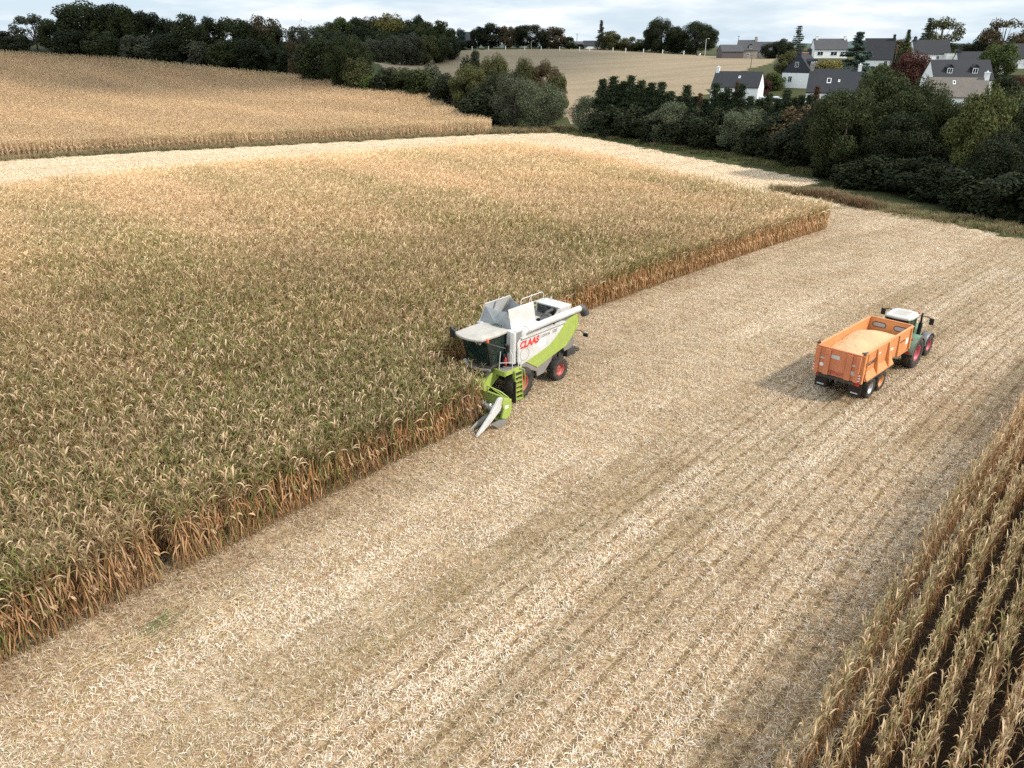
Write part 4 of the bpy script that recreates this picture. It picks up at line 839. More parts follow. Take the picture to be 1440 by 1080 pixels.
def house(name, u, v, d, yaw, L, Wd, eave, ridge, label, wall=None, roof=None, eave_b=None, chim=(), wins=(), dorm=(), sky=(), gable_clad=None, ridge_tile=False, base=None, rx=0., cat='house', loft=None, wing=None):
    """ridge along local x turned by yaw degrees; -y is the front slope, eave heights front/back; windows (side, along, height, width, tall)"""
    p = at(u, v, d); z0 = gz(p[0], p[1]); root = empty(name, (p[0], p[1], z0-.1), R_(yaw), label, cat); wall = wall or W_WALL; roof = roof or RF_SLATE
    eb = eave if eave_b is None else eave_b; hw = Wd/2; x0, x1 = -L/2, L/2
    sec = lambda x: [(x, -hw, -1.5), (x, hw, -1.5), (x, hw, eb), (x, rx, ridge), (x, -hw, eave)]
    m = MB(); a, b = sec(x0), sec(x1); m.add(a+b, [(0, 1, 2, 3, 4), (9, 8, 7, 6, 5), (0, 5, 6, 1), (1, 6, 7, 2), (2, 7, 8, 3), (3, 8, 9, 4), (4, 9, 5, 0)]); m.build('wall', wall, root)
    r = MB(); o = .22; e = .12
    for ys, ze in ((-hw, eave), (hw, eb)):
        k = (ridge-ze)/abs(rx-ys); yo = ys+math.copysign(o, ys-rx); zo = ze-k*o
        r.slab([(x0-e, yo, zo+.03), (x1+e, yo, zo+.03), (x1+e, rx, ridge+.03), (x0-e, rx, ridge+.03)], (0, 0, .16))
    ro = r.build('roof', roof, root)
    if ridge_tile: t = MB(); t.tube([(x0-e, rx, ridge+.2), (x1+e, rx, ridge+.2)], .12, 6); t.build('ridge_tiles', M_RIDGE, ro)
    for cx, mt in chim:
        c = MB(); c.box(cx-.38, cx+.38, rx-.55, rx+.55, ridge-1.2, ridge+1.0); c.box(cx-.45, cx+.45, rx-.62, rx+.62, ridge+1.0, ridge+1.14); c.box(cx-.12, cx+.12, rx-.3, rx-.06, ridge+1.14, ridge+1.4); c.box(cx-.12, cx+.12, rx+.06, rx+.3, ridge+1.14, ridge+1.4); c.build('chimney', mt, ro)
    if gable_clad:
        for xx, dr, zb in gable_clad:
            g = MB(); kf = (zb-eave)/(ridge-eave); kb = (zb-eb)/(ridge-eb)
            g.slab([(xx, -hw+(rx+hw)*max(0, kf)-.02, zb), (xx, hw-(hw-rx)*max(0, kb)+.02, zb), (xx, rx, ridge+.02)], (dr*.05, 0, 0)); g.build('gable_cladding', W_SLATEW, root)
    nrm = {'f': (0, -1, 0), 'b': (0, 1, 0), 'r': (1, 0, 0), 'l': (-1, 0, 0)}
    for sd_, al, z, wd, ht in wins:
        c = {'f': (al, -hw, z), 'b': (al, hw, z), 'r': (x1+(.05 if gable_clad else 0), al, z), 'l': (x0-(.05 if gable_clad else 0), al, z)}[sd_]; win(root, c, nrm[sd_], wd, ht)
    k = (ridge-eave)/(rx+hw)
    for dx, dy, dw, dh in dorm:                      # dormer: dy up-slope distance of its face from the eave
        yf = -hw+dy; zf = eave+k*dy+.1; zt = zf+dh; yb = yf+dh/k+.6; c = MB()
        c.slab([(dx-dw/2, yf, zf-.1), (dx-dw/2, yf, zt), (dx-dw/2, yb, zt+.1), (dx-dw/2, yb-.3, zt-.2)], (dw, 0, 0)); do = c.build('dormer', W_SLATEW, ro)
        c = MB(); pk = zt+.55
        for s_ in (-1, 1): c.slab([(dx+s_*(dw/2+.12), yf-.15, zt-.05), (dx, yf-.15, pk), (dx, yb+.5, pk), (dx+s_*(dw/2+.12), yb+.1, zt-.05)], (0, 0, .09))
        c.build('dormer_roof', roof, do)
        g = MB(); g.slab([(dx-dw/2, yf, zt-.02), (dx+dw/2, yf, zt-.02), (dx, yf, pk-.05)], (0, .06, 0)); g.build('dormer_gable', W_SLATEW, do)
        win(do, (dx, yf-.01, zf+dh*.5-.03), (0, -1, 0), dw*.86, dh*.86)
    for dx, dy, dw, dl in sky:
        c = MB(); z = lambda q: eave+k*q+.2
        c.slab([(dx-dw/2, -hw+dy, z(dy)), (dx+dw/2, -hw+dy, z(dy)), (dx+dw/2, -hw+dy+dl, z(dy+dl)), (dx-dw/2, -hw+dy+dl, z(dy+dl))], (0, 0, .06)); so = c.build('skylight', M_FRAME, ro); c = MB()
        c.slab([(dx-dw/2+.12, -hw+dy+.12, z(dy+.12)+.065), (dx+dw/2-.12, -hw+dy+.12, z(dy+.12)+.065), (dx+dw/2-.12, -hw+dy+dl-.12, z(dy+dl-.12)+.065), (dx-dw/2+.12, -hw+dy+dl-.12, z(dy+dl-.12)+.065)], (0, 0, .02)); c.build('pane', M_PANE, so)
    if wing:
        wx, wl, ww, we = wing; c = MB(); c.box(wx, wx+wl, -hw-ww, -hw, -1.5, we); wo = c.build('wing', wall, root); c = MB(); c.box(wx-.12, wx+wl+.12, -hw-ww-.12, -hw, we, we+.18); c.build('wing_roof', RF_GREY, wo)
    return root
CW, CG = W_WALL, W_STONE
h1 = house('white_house', 1035, 145, 200, -26, 11.6, 8.2, 4.3, 7.7, 'white house with slate roof and big sunlit blank gable above the conifer hedge', chim=[(-5.4, CW)], wins=[('r', -1.6, 4.6, .6, .9), ('f', -3, 2.6, 1.1, 1.2), ('f', 1, 2.6, 1.1, 1.2)], sky=[(.5, 2.2, .5, .6)])
h2 = house('white_house', 1168, 145, 178, -22, 10.8, 8.6, 3.3, 7.9, 'slate roofed house with one skylight, stone and white chimneys at both ends', eave_b=5.0, rx=.9, chim=[(-5.0, CG), (5.0, CW)], wins=[('f', 3.6, 2.0, 1.0, 1.1)], sky=[(-1.0, 1.9, .9, 1.1), (1.1, 2.2, .4, .5)])
h4 = house('slate_gabled_house', 1125, 122, 217, 52, 8.4, 8.0, 3.5, 8.3, 'house with a black slate hung gable over a white ground floor', wins=[('l', .2, 5.6, 1.0, 1.3), ('l', 1.6, 1.9, 1.1, 1.5), ('f', -1, 2, 1, 1.2)], dorm=[(-1.8, 1.1, 1.3, 1.5), (0., 1.1, 1.3, 1.5), (1.8, 1.1, 1.3, 1.5)], chim=[(-3.9, W_SLATEW), (3.9, W_SLATEW)], gable_clad=[(-4.2, -1, 3.5)], ridge_tile=True)
h3 = house('slate_house', 1340, 133, 163, -7, 11.4, 7.6, 4.0, 7.5, 'wide slate roof with two small white dormers, above the chestnut tree', dorm=[(-2.6, 1.1, 1.2, 1.15), (2.3, 1.1, 1.2, 1.15)], wins=[('r', 0, 2.6, 1, 1.2)])
h3b = house('stone_roofed_house', 1340, 140, 152, -17, 10.6, 7.2, 2.4, 5.6, 'house with lichen browned roof and white gable chimney, below the two dormers', roof=RF_OLD, chim=[(5.0, CW)], sky=[(-.6, 2.2, .5, .7)])
h5 = house('long_house', 1164, 78, 276, -6, 11.2, 7.5, 2.9, 6.2, 'long low white house with a grey roof on the ridge', roof=RF_GREY, chim=[(-4.6, CW), (5.0, CW)], wins=[('f', -3.6, 1.6, 2.0, 1.3), ('f', 1., 1.6, 2.2, 1.3), ('f', 3.8, 1.6, 1.2, 1.3)])
h6 = house('slate_gabled_house', 1232, 92, 242, -22, 8.5, 7.6, 2.5, 8.2, 'house with grey slate hung gable and white base right of the blue cedar', chim=[(3.8, W_SLATEW)], gable_clad=[(4.25, 1, 2.5)], wins=[('f', 2.4, 1.5, 1, 1.1)])
h7 = house('white_house', 1303, 86, 270, -4, 12.0, 8.0, 2.7, 6.9, 'white house with plain dark roof and a small flat wing, behind the purple tree', wins=[('f', 1.8, 1.6, 1.0, 1.1)], wing=(3.6, 2.6, 2.4, 3.0), chim=[(-5.2, W_SLATEW)])
h8 = house('slate_house', 1372, 100, 216, -12, 11.5, 7.8, 2.6, 5.6, 'low slate roofed house partly hidden by the yellow green tree', chim=[(-5.2, W_SLATEW)], wins=[('r', 0, 2.0, 1.2, 1.2), ('f', 3, 1.5, 1.2, 1.1)])
h9 = house('white_house', 1446, 92, 232, -15, 10.0, 7.5, 2.8, 6.6, 'white house cut by the right edge of the photo', wins=[('f', -2, 1.6, 1.0, 1.2)])
h10 = house('stone_farmhouse', 1049, 79, 300, -4, 6.8, 7.0, 3.0, 6.4, 'stone farmhouse with white doors and a small dormer at the top of the pasture', wall=W_STONE, roof=RF_GREY, chim=[(3.1, W_STONE)], wins=[('f', -2.4, 1.2, .9, 2.0), ('f', 0, 1.5, .9, 1.1)], dorm=[(.8, .4, 1.1, 1.2)])
h11 = house('farm_barn', 1026, 79, 297, 3, 8.2, 7.0, 2.4, 4.6, 'low dark boarded barn joined to the stone farmhouse', wall=W_DARK, roof=RF_GREY, cat='barn')
h12 = house('grey_roofed_house', 1080, 76, 312, -20, 16, 8.5, 2.6, 6.0, 'long grey roof behind the stone farmhouse and the round dark tree', wall=W_STONE, roof=RF_GREY, chim=[(-5, W_STONE), (6.5, CW)])
h13 = house('slate_house', 655, 66, 362, 20, 7, 7, 3.0, 6.8, 'slate roofed house half hidden by trees at the left of the ridge', roof=RF_GREY, wins=[('f', -1.5, 1.5, 1, 1.2)])
h14 = house('blue_roofed_house', 832, 66, 372, 0, 8, 6, 1.6, 3.6, 'low house with blue grey roof on the ridge beside the thin conifer')
h15 = house('flat_house', 815, 66, 384, 8, 5.5, 6, 2.4, 3.4, 'small pale building left of the blue grey roof on the ridge', roof=RF_GREY)

# clipped hedges in the gardens on the right
M_HEDGE = C_DK
def hedge(u, v, d, L, h, wd, yaw, label):
    p = at(u, v, d); z = gz(p[0], p[1]); r = np.random.default_rng(int(u)); n = 2600
    P = np.stack([r.uniform(-L/2, L/2, n), r.uniform(-wd/2, wd/2, n), r.uniform(.05, h, n)], 1); k = r.integers(0, 3, n)
    P[k == 0, 2] = h*r.normal(1, .03, (k == 0).sum()); P[k == 1, 1] = -wd/2*r.normal(1, .06, (k == 1).sum()); P[k == 2, 1] = wd/2*r.normal(1, .06, (k == 2).sum())
    nr = unit(r, n); nr[k == 0, 2] += 1; nr[k == 1, 1] -= 1; nr[k == 2, 1] += 1; nr /= np.linalg.norm(nr, axis=1)[:, None]
    o = bpy.data.objects.new('hedge', leaf_cloud('hedge', P, nr, .16, .8, r, .1)); COL.objects.link(o); o.location = (p[0], p[1], z); o.rotation_euler = (0, 0, R_(yaw)); o.color = (*C_DK, 1)
    tag(o, label, 'hedge')
hedge(1412, 118, 176, 14, 2.2, 1.4, -6, 'tall clipped dark hedge right of the house with two dormers')
hedge(1425, 106, 192, 12, 1.6, 1.2, -6, 'upper clipped hedge behind the taller one at the right edge')

# poles, posts, turbines
def pole(name, u, vb, vt, d, r, mat, label, arm=0, lamp=False, cat='pole', group=None):
    p = at(u, vb, d); z = gz(p[0], p[1]); h = at(u, vt, d)[2]-z; o = empty(name, (p[0], p[1], z), 0, label, cat, group)
    m = MB(); m.tube([(0, 0, -.3), (0, 0, h*.5), (0, 0, h)], [r, r*.9, r*.7], 8); m.build('post', mat, o)
    if arm: m = MB(); m.box(-arm/2, arm/2, -.06, .06, h-.45, h-.33); [m.tube([(x, 0, h-.33), (x, 0, h-.12)], .045, 6) for x in (-arm*.45, 0, arm*.45)]; m.build('crossarm', mat, o)
    if lamp: m = MB(); m.tube([(0, 0, h-.1), (.25, 0, h+.12), (.75, 0, h+.2)], .05, 6); q = m.build('bracket', mat, o); m = MB(); m.hexa([(.65, -.13, h+.08), (1.3, -.13, h+.14), (1.3, .13, h+.14), (.65, .13, h+.08)], [(.68, -.09, h+.28), (1.25, -.09, h+.28), (1.25, .09, h+.28), (.68, .09, h+.28)]); m.build('lantern', M_CONC, q)
pole('lamp_post', 991, 80, 55, 318, .13, M_CONC, 'pale lamp post in front of the broad dark ridge oak', lamp=True, cat='lamp post')
pole('lamp_post', 1009, 79, 57, 312, .15, M_CONC, 'pale concrete post between the ridge oak and the barn')
pole('utility_pole', 1053, 118, 76, 214, .13, M_WOOD, 'brown wooden utility pole in the pasture behind the white gabled house', arm=1.2)
pole('utility_pole', 1114, 76, 53, 290, .13, M_WOOD, 'wooden utility pole between dark round tree and layered spruce', arm=1.2)
pole('lamp_post', 1110, 77, 63, 286, .10, M_CONC, 'short lamp post beside the wooden pole near the round dark tree', lamp=True, cat='lamp post')
pole('utility_pole', 1037, 70, 50, 330, .13, M_WOOD, 'thin utility pole rising behind the stone farmhouse roof', arm=1.0)
pole('utility_pole', 811, 68, 47, 372, .14, M_WOOD, 'utility pole on the ridge above the small pale building', arm=1.2)
pole('utility_pole', 1257, 92, 62, 240, .13, M_WOOD, 'wooden utility pole right of the slate hung gable', arm=1.2)
pole('lamp_post', 747, 70, 58, 346, .10, M_CONC, 'white lamp post in front of the widest dark ridge tree', lamp=True, cat='lamp post')
for u in (640, 664, 687, 711, 738, 761, 787, 815, 829, 862, 880, 905, 932, 962):
    d = 338 if u < 860 else 338-(u-860)*.12
    p = at(u, 71, d); z = gz(p[0], p[1]); o = empty('fence_post', (p[0], p[1], z), 0, 'white roadside post in the row along the top of the pasture', 'post', 'white posts along the pasture top')
    m = MB(); m.box(-.16, .16, -.15, .15, -.3, 1.5); m.build('shaft', M_FRAME, o, .03); m = MB(); m.box(-.20, .20, -.19, .19, 1.5, 1.62); m.build('cap', M_FRAME, o)
M_TURB = paint('turbine_white', (.82, .83, .84), .4, var=.02)
def turbine(u, v, d, blade, ang, label):
    p = at(u, v, d); o = empty('wind_turbine', (p[0], p[1], 0), 0, label, 'wind turbine'); z = p[2]
    m = MB(); m.tube([(0, 0, -5), (0, 0, z)], [2.1, 1.3], 12); m.build('tower', M_TURB, o)
    m = MB(); m.hexa([(-1.8, -4, z-1.5), (1.8, -4, z-1.5), (1.8, 6, z-1.5), (-1.8, 6, z-1.5)], [(-1.5, -4, z+2), (1.5, -4, z+2), (1.5, 6, z+2), (-1.5, 6, z+2)]); m.build('nacelle', M_TURB, o)
    for k in range(3):
        a = R_(ang+120*k); e = Vector((math.sin(a), 0, math.cos(a))); s_ = Vector((e.z, 0, -e.x)); c = Vector((0, -5, z)); m = MB()
        f = lambda t, w_: [c+e*blade*t+s_*w_, c+e*blade*t+Vector((0, .5, 0))*(1-t), c+e*blade*t-s_*w_, c+e*blade*t-Vector((0, .5, 0))*(1-t)]
        m.hexa(f(0, .8), f(.22, 1.3)); m.hexa(f(.2201, 1.3), f(1, .25)); m.build('blade', M_TURB, o)
turbine(424, 27, 2100, 36, -10, 'white wind turbine behind the brown treetops, one blade upright')
turbine(604, 28, 3600, 24, 2, 'faint distant wind turbine above the round oak left of the ridge road')
turbine(681, 35, 3900, 26, 4, 'tiny distant wind turbine above the trees by the slate house')
turbine(727, 36, 3800, 22, 10, 'farthest tiny wind turbine just left of the widest ridge tree')

# vehicles and a cow by the village
def car(name, u, v, d, yaw, label, col, L=4.1, Wd=1.7, Hh=1.45, van=False, cat='car', wheels=True):
    p = at(u, v, d); z = gz(p[0], p[1]); o = empty(name, (p[0], p[1], z), R_(yaw), label, cat); mt = paint(name+'_paint', col, .3, var=.03)
    prof = [(-L/2, .3), (L/2, .3), (L/2, .75), (L/2-.9, .92), (L/2-1.5, Hh), (-L/2+.5, Hh), (-L/2, .95)] if not van else [(-L/2, .35), (L/2, .35), (L/2, 1.1), (L/2-.25, Hh), (-L/2+.2, Hh), (-L/2, 1.3)]
    m = MB(); m.slab([(x, -Wd/2, zz) for x, zz in prof], (0, Wd, 0)); m.build('body', mt, o, .06)
    for s_ in (-1, 1):
        g = MB(); y = s_*(Wd/2+.004); q = [(-L/2+.55, .95), (L/2-1.2, .95), (L/2-1.62, Hh-.12), (-L/2+.7, Hh-.12)] if not van else [(-L/2+.5, 1.25), (L/2-.5, 1.25), (L/2-.6, Hh-.3), (-L/2+.5, Hh-.3)]
        g.slab([(x, y, zz) for x, zz in q], (0, s_*.012, 0)); g.build('side_window', M_PANE, o)
        for x in ((-L/2+.75, L/2-.75) if wheels else (0.,)):
            w_ = MB(); w_.lathe([(.0, -.09), (.30, -.09), (.32, -.03), (.32, .03), (.30, .09), (0, .09)], (x, s_*(Wd/2-.06), .32), 16); wo = w_.build('wheel', M_RUBBER, o); w_ = MB(); w_.lathe([(0, 0), (.19, 0), (.19, .02), (0, .02)], (x, s_*(Wd/2+.04), .32), 12); w_.build('rim', M_SILVER, wo)
    g = MB(); x = L/2-1.2 if not van else L/2-.13; g.slab([(L/2-.93, -Wd/2+.15, .97), (L/2-.93, Wd/2-.15, .97), (L/2-1.46, Wd/2-.2, Hh-.06), (L/2-1.46, -Wd/2+.2, Hh-.06)] if not van else [(L/2+.005, -Wd/2+.2, 1.2), (L/2+.005, Wd/2-.2, 1.2), (L/2-.2, Wd/2-.2, Hh-.2), (L/2-.2, -Wd/2+.2, Hh-.2)], (.015, 0, .01)); g.build('windscreen', M_PANE, o)
car('caravan', 1082, 134, 190, -8, 'white caravan parked right of the white gabled house', (.66, .67, .68), 5.0, 2.1, 2.5, True, 'caravan', False)
car('parked_car', 1099, 134, 192, -8, 'pale blue car parked beside the white caravan', (.40, .50, .58), 3.6, 1.7, 1.5)
car('parked_car', 981, 140, 196, 18, 'bright blue car parked left of the white gabled house', (.06, .12, .32))
def cow(u, v, d, yaw, label):
    p = at(u, v, d); z = gz(p[0], p[1]); o = empty('cow', (p[0], p[1], z), R_(yaw), label, 'cow')
    m, n, l, pr = nodes('cow_hide'); tc = n.new("ShaderNodeTexCoord"); l.new(ramp(n, l, noise_n(n, l, tc.outputs['Object'], 1.1, 2), [(.50, (.015, .014, .013)), (.53, (.62, .60, .56))]), pr.inputs['Base Color']); pr.inputs['Roughness'].default_value = .8
    bm = bmesh.new(); pts = [((-1.05, 0, .52), .10), ((-.85, 0, .48), .36), ((-.2, .04, .46), .46), ((.45, 0, .50), .40), ((.78, 0, .66), .24), ((1.02, .06, .84), .15), ((1.22, .14, .80), .13), ((1.42, .2, .70), .085)]
    legs = [(3, (.62, .34, .22), .12, (.98, .36, .08), .06), (3, (.62, -.34, .22), .12, (.95, -.30, .08), .06), (1, (-.55, .46, .28), .17, (-.2, .60, .09), .07), (1, (-.6, -.46, .28), .17, (-.25, -.56, .09), .07)]
    V = [q for q, _ in pts]; Rr = [r for _, r in pts]; E_ = [(i, i+1) for i in range(len(pts)-1)]
    for b, k, rk, f, rf in legs: i = len(V); V += [k, f]; Rr += [rk, rf]; E_ += [(b, i), (i, i+1)]
    me = bpy.data.meshes.new('body'); me.from_pydata(V, E_, []); b = bpy.data.objects.new('body', me); COL.objects.link(b); b.parent = o; me.materials.append(m)
    md = b.modifiers.new('skin', 'SKIN')
    for i, r in enumerate(Rr): me.skin_vertices[0].data[i].radius = (r, r)
    me.skin_vertices[0].data[2].use_root = True; b.modifiers.new('sub', 'SUBSURF').levels = 2; b.modifiers['sub'].render_levels = 2
    for s_ in (-1, 1): e = MB(); e.hexa([(1.05, .08+s_*.10, .90), (1.10, .08+s_*.10, .84), (1.12, .08+s_*.12, .86), (1.07, .08+s_*.12, .92)], [(1.0, .08+s_*.28, .94), (1.05, .08+s_*.30, .88), (1.06, .08+s_*.31, .89), (1.02, .08+s_*.29, .95)]); e.build('ear', m, o)
cow(1087, 87, 288, 160, 'black and white cow lying at the top right corner of the pasture')
cow(982, 80, 322, 10, 'dark cow lying in the pasture under the broad ridge oak')

# ------------------------------------------------------------------ wheels
def wheel(parent, x, y, r, wd, rim_mat, outer, rim_r=None, lugs=18, name='wheel'):
    """rim mesh with its tyre as child; axle along y, outer = +1/-1 side that shows the dish"""
    rr = rim_r or r*.58; h = wd/2; o_ = outer
    m = MB(); c = (x, y, r)
    m.lathe([(0, o_*h*.30), (rr*.34, o_*h*.30), (rr*.40, o_*h*.42), (rr*.46, o_*h*.30), (rr*.80, o_*h*.12), (rr*.92, o_*h*.70), (rr*1.0, o_*h*.86), (rr*1.0, -o_*h*.8), (rr*.85, -o_*h*.5), (0, -o_*h*.5)], c, 28)
    for k in range(8): a = 2*PI*k/8; m.lathe([(0, o_*h*.46), (.028*r/.7, o_*h*.46), (.028*r/.7, o_*h*.3)], (x+rr*.27*math.cos(a), y, r+rr*.27*math.sin(a)), 6)
    w_ = m.build(name, rim_mat, parent)
    t = MB(); R = r*.955
    t.lathe([(rr*.97, -h*.80), (rr*1.10, -h*.96), (R*.86, -h*1.0), (R*.955, -h*.93), (R, -h*.70), (R*1.008, 0), (R, h*.70), (R*.955, h*.93), (R*.86, h*1.0), (rr*1.10, h*.96), (rr*.97, h*.80)], c, 36, close=True)
    for k in range(lugs):
        for s_ in (-1, 1):
            a0 = 2*PI*(k+(.5 if s_ > 0 else 0))/lugs; da = 2*PI/lugs; q = []
            for rad in (R*.985, r):
                for (f, yy) in ((.0, .02), (.34, .02), (1.05, .98), (.62, .98)):
                    a = a0+da*f*.9; rd = rad if yy < .5 else rad*.965; q.append((x+rd*math.cos(a), y+s_*h*yy, r+rd*math.sin(a)))
            t.hexa(q[:4], q[4:])
    t.build('tyre', M_RUBBER, w_)
    return w_
def rotm(cols, loc=(0, 0, 0)): return Matrix(((cols[0][0], cols[1][0], cols[2][0], 0), (cols[0][1], cols[1][1], cols[2][1], 0), (cols[0][2], cols[1][2], cols[2][2], 0), (0, 0, 0, 1)))

# ------------------------------------------------------------------ combine harvester (x forward, y to its left, z up)
CBN = empty('combine_harvester', (CB_O[0], CB_O[1], 0), math.atan2(CB_F[1], CB_F[0]), 'white and lime green combine harvester cutting into the maize block', 'harvester')
P = CBN
m = MB(); m.slab([(x, -1.42, z) for x, z in [(.28, 2.2), (.28, 3.9), (-1.8, 3.9), (-1.8, 3.55), (-4.95, 3.55), (-4.95, 2.9), (-4.0, 2.0), (-1.38, 1.35), (.05, 1.95)]], (0, 2.84, 0)); m.build('body', M_GREY, P, .03)
m = MB(); m.box(-1.0, 1.9, -.65, .65, 1.15, 2.25); m.box(-4.0, -1.0, -.8, .8, 1.0, 1.9); m.tube([(0, -1.0, .92), (0, 1.0, .92)], .2, 12); m.tube([(-3.4, -1.2, .68), (-3.4, 1.2, .68)], .13, 10); m.box(-3.6, -3.2, -.3, .3, .6, 1.2); m.build('chassis', M_DARK, P)
wg = [(-3.62, 3.30), (-3.45, 3.18), (-3.28, 3.03), (-2.95, 2.78), (-2.37, 2.47), (-1.4, 2.26), (-.39, 2.06)]
for s_ in (1, -1):
    y = s_*1.44; d = (0, s_*.06, 0)
    wp = [(.30, 3.30), (.16, 3.46), (.05, 3.51), (-3.68, 3.47)]+wg+[(.0, 1.99), (.22, 2.12), (.30, 2.3)]
    m = MB(); m.slab([(x, y, z) for x, z in wp], d); wpan = m.build('side_panel', M_WHITE, P, .015)
    gp = [(-3.685, 3.47)]+wg+[(-1.37, 1.44), (-3.97, 2.03), (-4.45, 2.42), (-4.74, 2.69), (-4.76, 3.70), (-4.2, 3.62)]
    m = MB(); m.slab([(x-.004, y, z) for x, z in gp], d); m.build('lower_panel', M_GREEN, P, .015)
    m = MB(); m.slab([(x, y*.985, z) for x, z in [(.05, 2.10), (-.39, 2.035), (-1.37, 1.415), (-2.72, 1.70), (-2.62, 1.50), (-1.97, .92), (-1.38, .89), (-1.33, 1.22), (.05, 1.86)]], d); m.build('skirt', M_GREY, P, .01)
    m = MB(); m.box(-3.75, .02, min(s_*1.30, s_*1.62), max(s_*1.30, s_*1.62), 3.515, 3.56); m.build('ledge', M_WHITE, P)
    if s_ > 0:
        rot = Matrix.Rotation(PI, 4, 'Z') @ Matrix.Rotation(PI/2, 4, 'X')
        text_part('CLAAS', .53, M_LETRED, wpan, (.14, 1.503, 2.95), rot, .22, .006, .024)
        text_part('LEXION', .21, M_LETTER, wpan, (-1.68, 1.503, 3.13), rot, .15, .004)
        text_part('570', .26, M_LETTER, wpan, (-2.62, 1.503, 3.13), rot, .15, .004)
        m = MB(); m.box(-2.02, -1.36, 1.502, 1.508, 2.66, 3.02); m.build('sticker', M_STICK, wpan)
        m = MB(); m.tube([(-.28+.36*math.cos(a), 1.505, 2.55+.36*math.sin(a)) for a in np.linspace(0, 2*PI, 25)], .008, 5); m.build('hatch_seam', M_GREY, wpan)
        m = MB(); m.box(-3.62, -3.60, 1.502, 1.512, 2.9, 3.3)
m = MB(); m.slab([(x, -1.40, z) for x, z in [(-4.78, 3.70), (-4.96, 3.68), (-5.06, 3.30), (-5.0, 2.85), (-4.78, 2.7)]], (0, 2.88, 0)); m.build('rear_hood', M_GREEN, P, .03)
# front cover columns between cab and side panels
for s_ in (1, -1):
    m = MB(); a, b = (.93, 1.44); q = [(.32, s_*a), (.62, s_*a), (.62, s_*1.22), (.50, s_*1.40), (.32, s_*b)]
    if s_ < 0: q = q[::-1]
    n_ = len(q); top = [(x*.9+.0, y_, 4.02 if abs(y_) < 1.3 else 3.92) for x, y_ in q]
    m.add([(x, y_, 2.14) for x, y_ in q]+top, [tuple(range(n_-1, -1, -1)), tuple(range(n_, 2*n_))]+[(i, (i+1) % n_, (i+1) % n_+n_, i+n_) for i in range(n_)]); m.build('front_cover', M_WHITE, P, .05)
m = MB(); m.box(-1.8, .28, -1.40, 1.40, 3.90, 3.97); m.box(.26, .34, -.93, .93, 2.2, 3.97); m.build('tank_rim', M_WHITE, P)
# cab
m = MB(); front = [(2.80, .0), (2.77, .35), (2.66, .70), (2.50, .98)]; sidep = [(1.3, 1.05), (.36, .98)]
ol = front+sidep; outline = ol+[(x, -y_) for x, y_ in ol[::-1] if y_ > 0]; n_ = len(outline)
V = [(x, y_, 3.86) for x, y_ in outline]+[(x, y_, 3.98) for x, y_ in outline]+[(1.55+(x-1.55)*.72, y_*.74, 4.09) for x, y_ in outline]
m.add(V, [tuple(range(n_-1, -1, -1)), tuple(range(2*n_, 3*n_))]+[(i+k*n_, (i+1) % n_+k*n_, (i+1) % n_+(k+1)*n_, i+(k+1)*n_) for k in (0, 1) for i in range(n_)]); m.build('cab_roof', M_DUSTY, P, .03)
bot = [(1.95, -.45), (2.0, 0), (1.95, .45), (1.72, .86)]; top_ = [(2.36, -.50), (2.42, 0), (2.36, .50), (2.10, .90)]
bot = [(1.72, -.86)]+bot; top_ = [(2.10, -.90)]+top_
m = MB()
for i in range(4): m.hexa([(bot[i][0], bot[i][1], 2.3), (bot[i+1][0], bot[i+1][1], 2.3), (bot[i+1][0]-.03, bot[i+1][1]*.97, 2.3), (bot[i][0]-.03, bot[i][1]*.97, 2.3)], [(top_[i][0], top_[i][1], 3.85), (top_[i+1][0], top_[i+1][1], 3.85), (top_[i+1][0]-.03, top_[i+1][1]*.97, 3.85), (top_[i][0]-.03, top_[i][1]*.97, 3.85)])
m.build('windscreen', M_GLASS, P)
for s_ in (1, -1):
    m = MB(); m.slab([(.62, s_*.86, 2.3), (1.66, s_*.86, 2.3), (2.04, s_*.90, 3.85), (.62, s_*.90, 3.85)], (0, -s_*.025, 0)); m.build('cab_door_glass', M_GLASS, P)
    m = MB(); m.tube([(1.71, s_*.87, 2.25), (2.08, s_*.91, 3.88)], .045, 8); m.box(.44, .62, min(s_*.80, s_*.93), max(s_*.80, s_*.93), 2.2, 3.87); m.tube([(1.28, s_*.885, 2.95), (1.62, s_*.905, 2.95)], .02, 6); m.build('cab_pillar', M_BLACK, P)
m = MB(); m.slab([(x, y_, 2.12) for x, y_ in [(.4, -.86), (1.74, -.88), (1.98, -.45), (2.03, 0), (1.98, .45), (1.74, .88), (.4, .86)]], (0, 0, .17)); m.box(.40, .46, -.8, .8, 2.29, 3.84); m.build('cab_floor', M_DARK, P)
m = MB(); m.box(.75, 1.25, -.28, .28, 2.6, 2.78); m.hexa([(.70, -.28, 2.75), (.86, -.28, 2.75), (.86, .28, 2.75), (.70, .28, 2.75)], [(.60, -.24, 3.45), (.70, -.24, 3.45), (.70, .24, 3.45), (.60, .24, 3.45)]); m.box(.9, 1.1, -.12, .12, 2.29, 2.6); m.box(.95, 1.35, .36, .50, 2.5, 2.95); m.build('driver_seat', M_TEAL, P, .04)
m = MB(); m.tube([(1.6, 0, 2.29), (1.45, 0, 3.05)], .05, 8); m.tube([(1.45+.07*math.sin(a)*.7, .2*math.cos(a), 3.05+.2*math.sin(a)*.5) for a in np.linspace(0, 2*PI, 17)], .018, 6); m.build('steering_wheel', M_DARK, P)
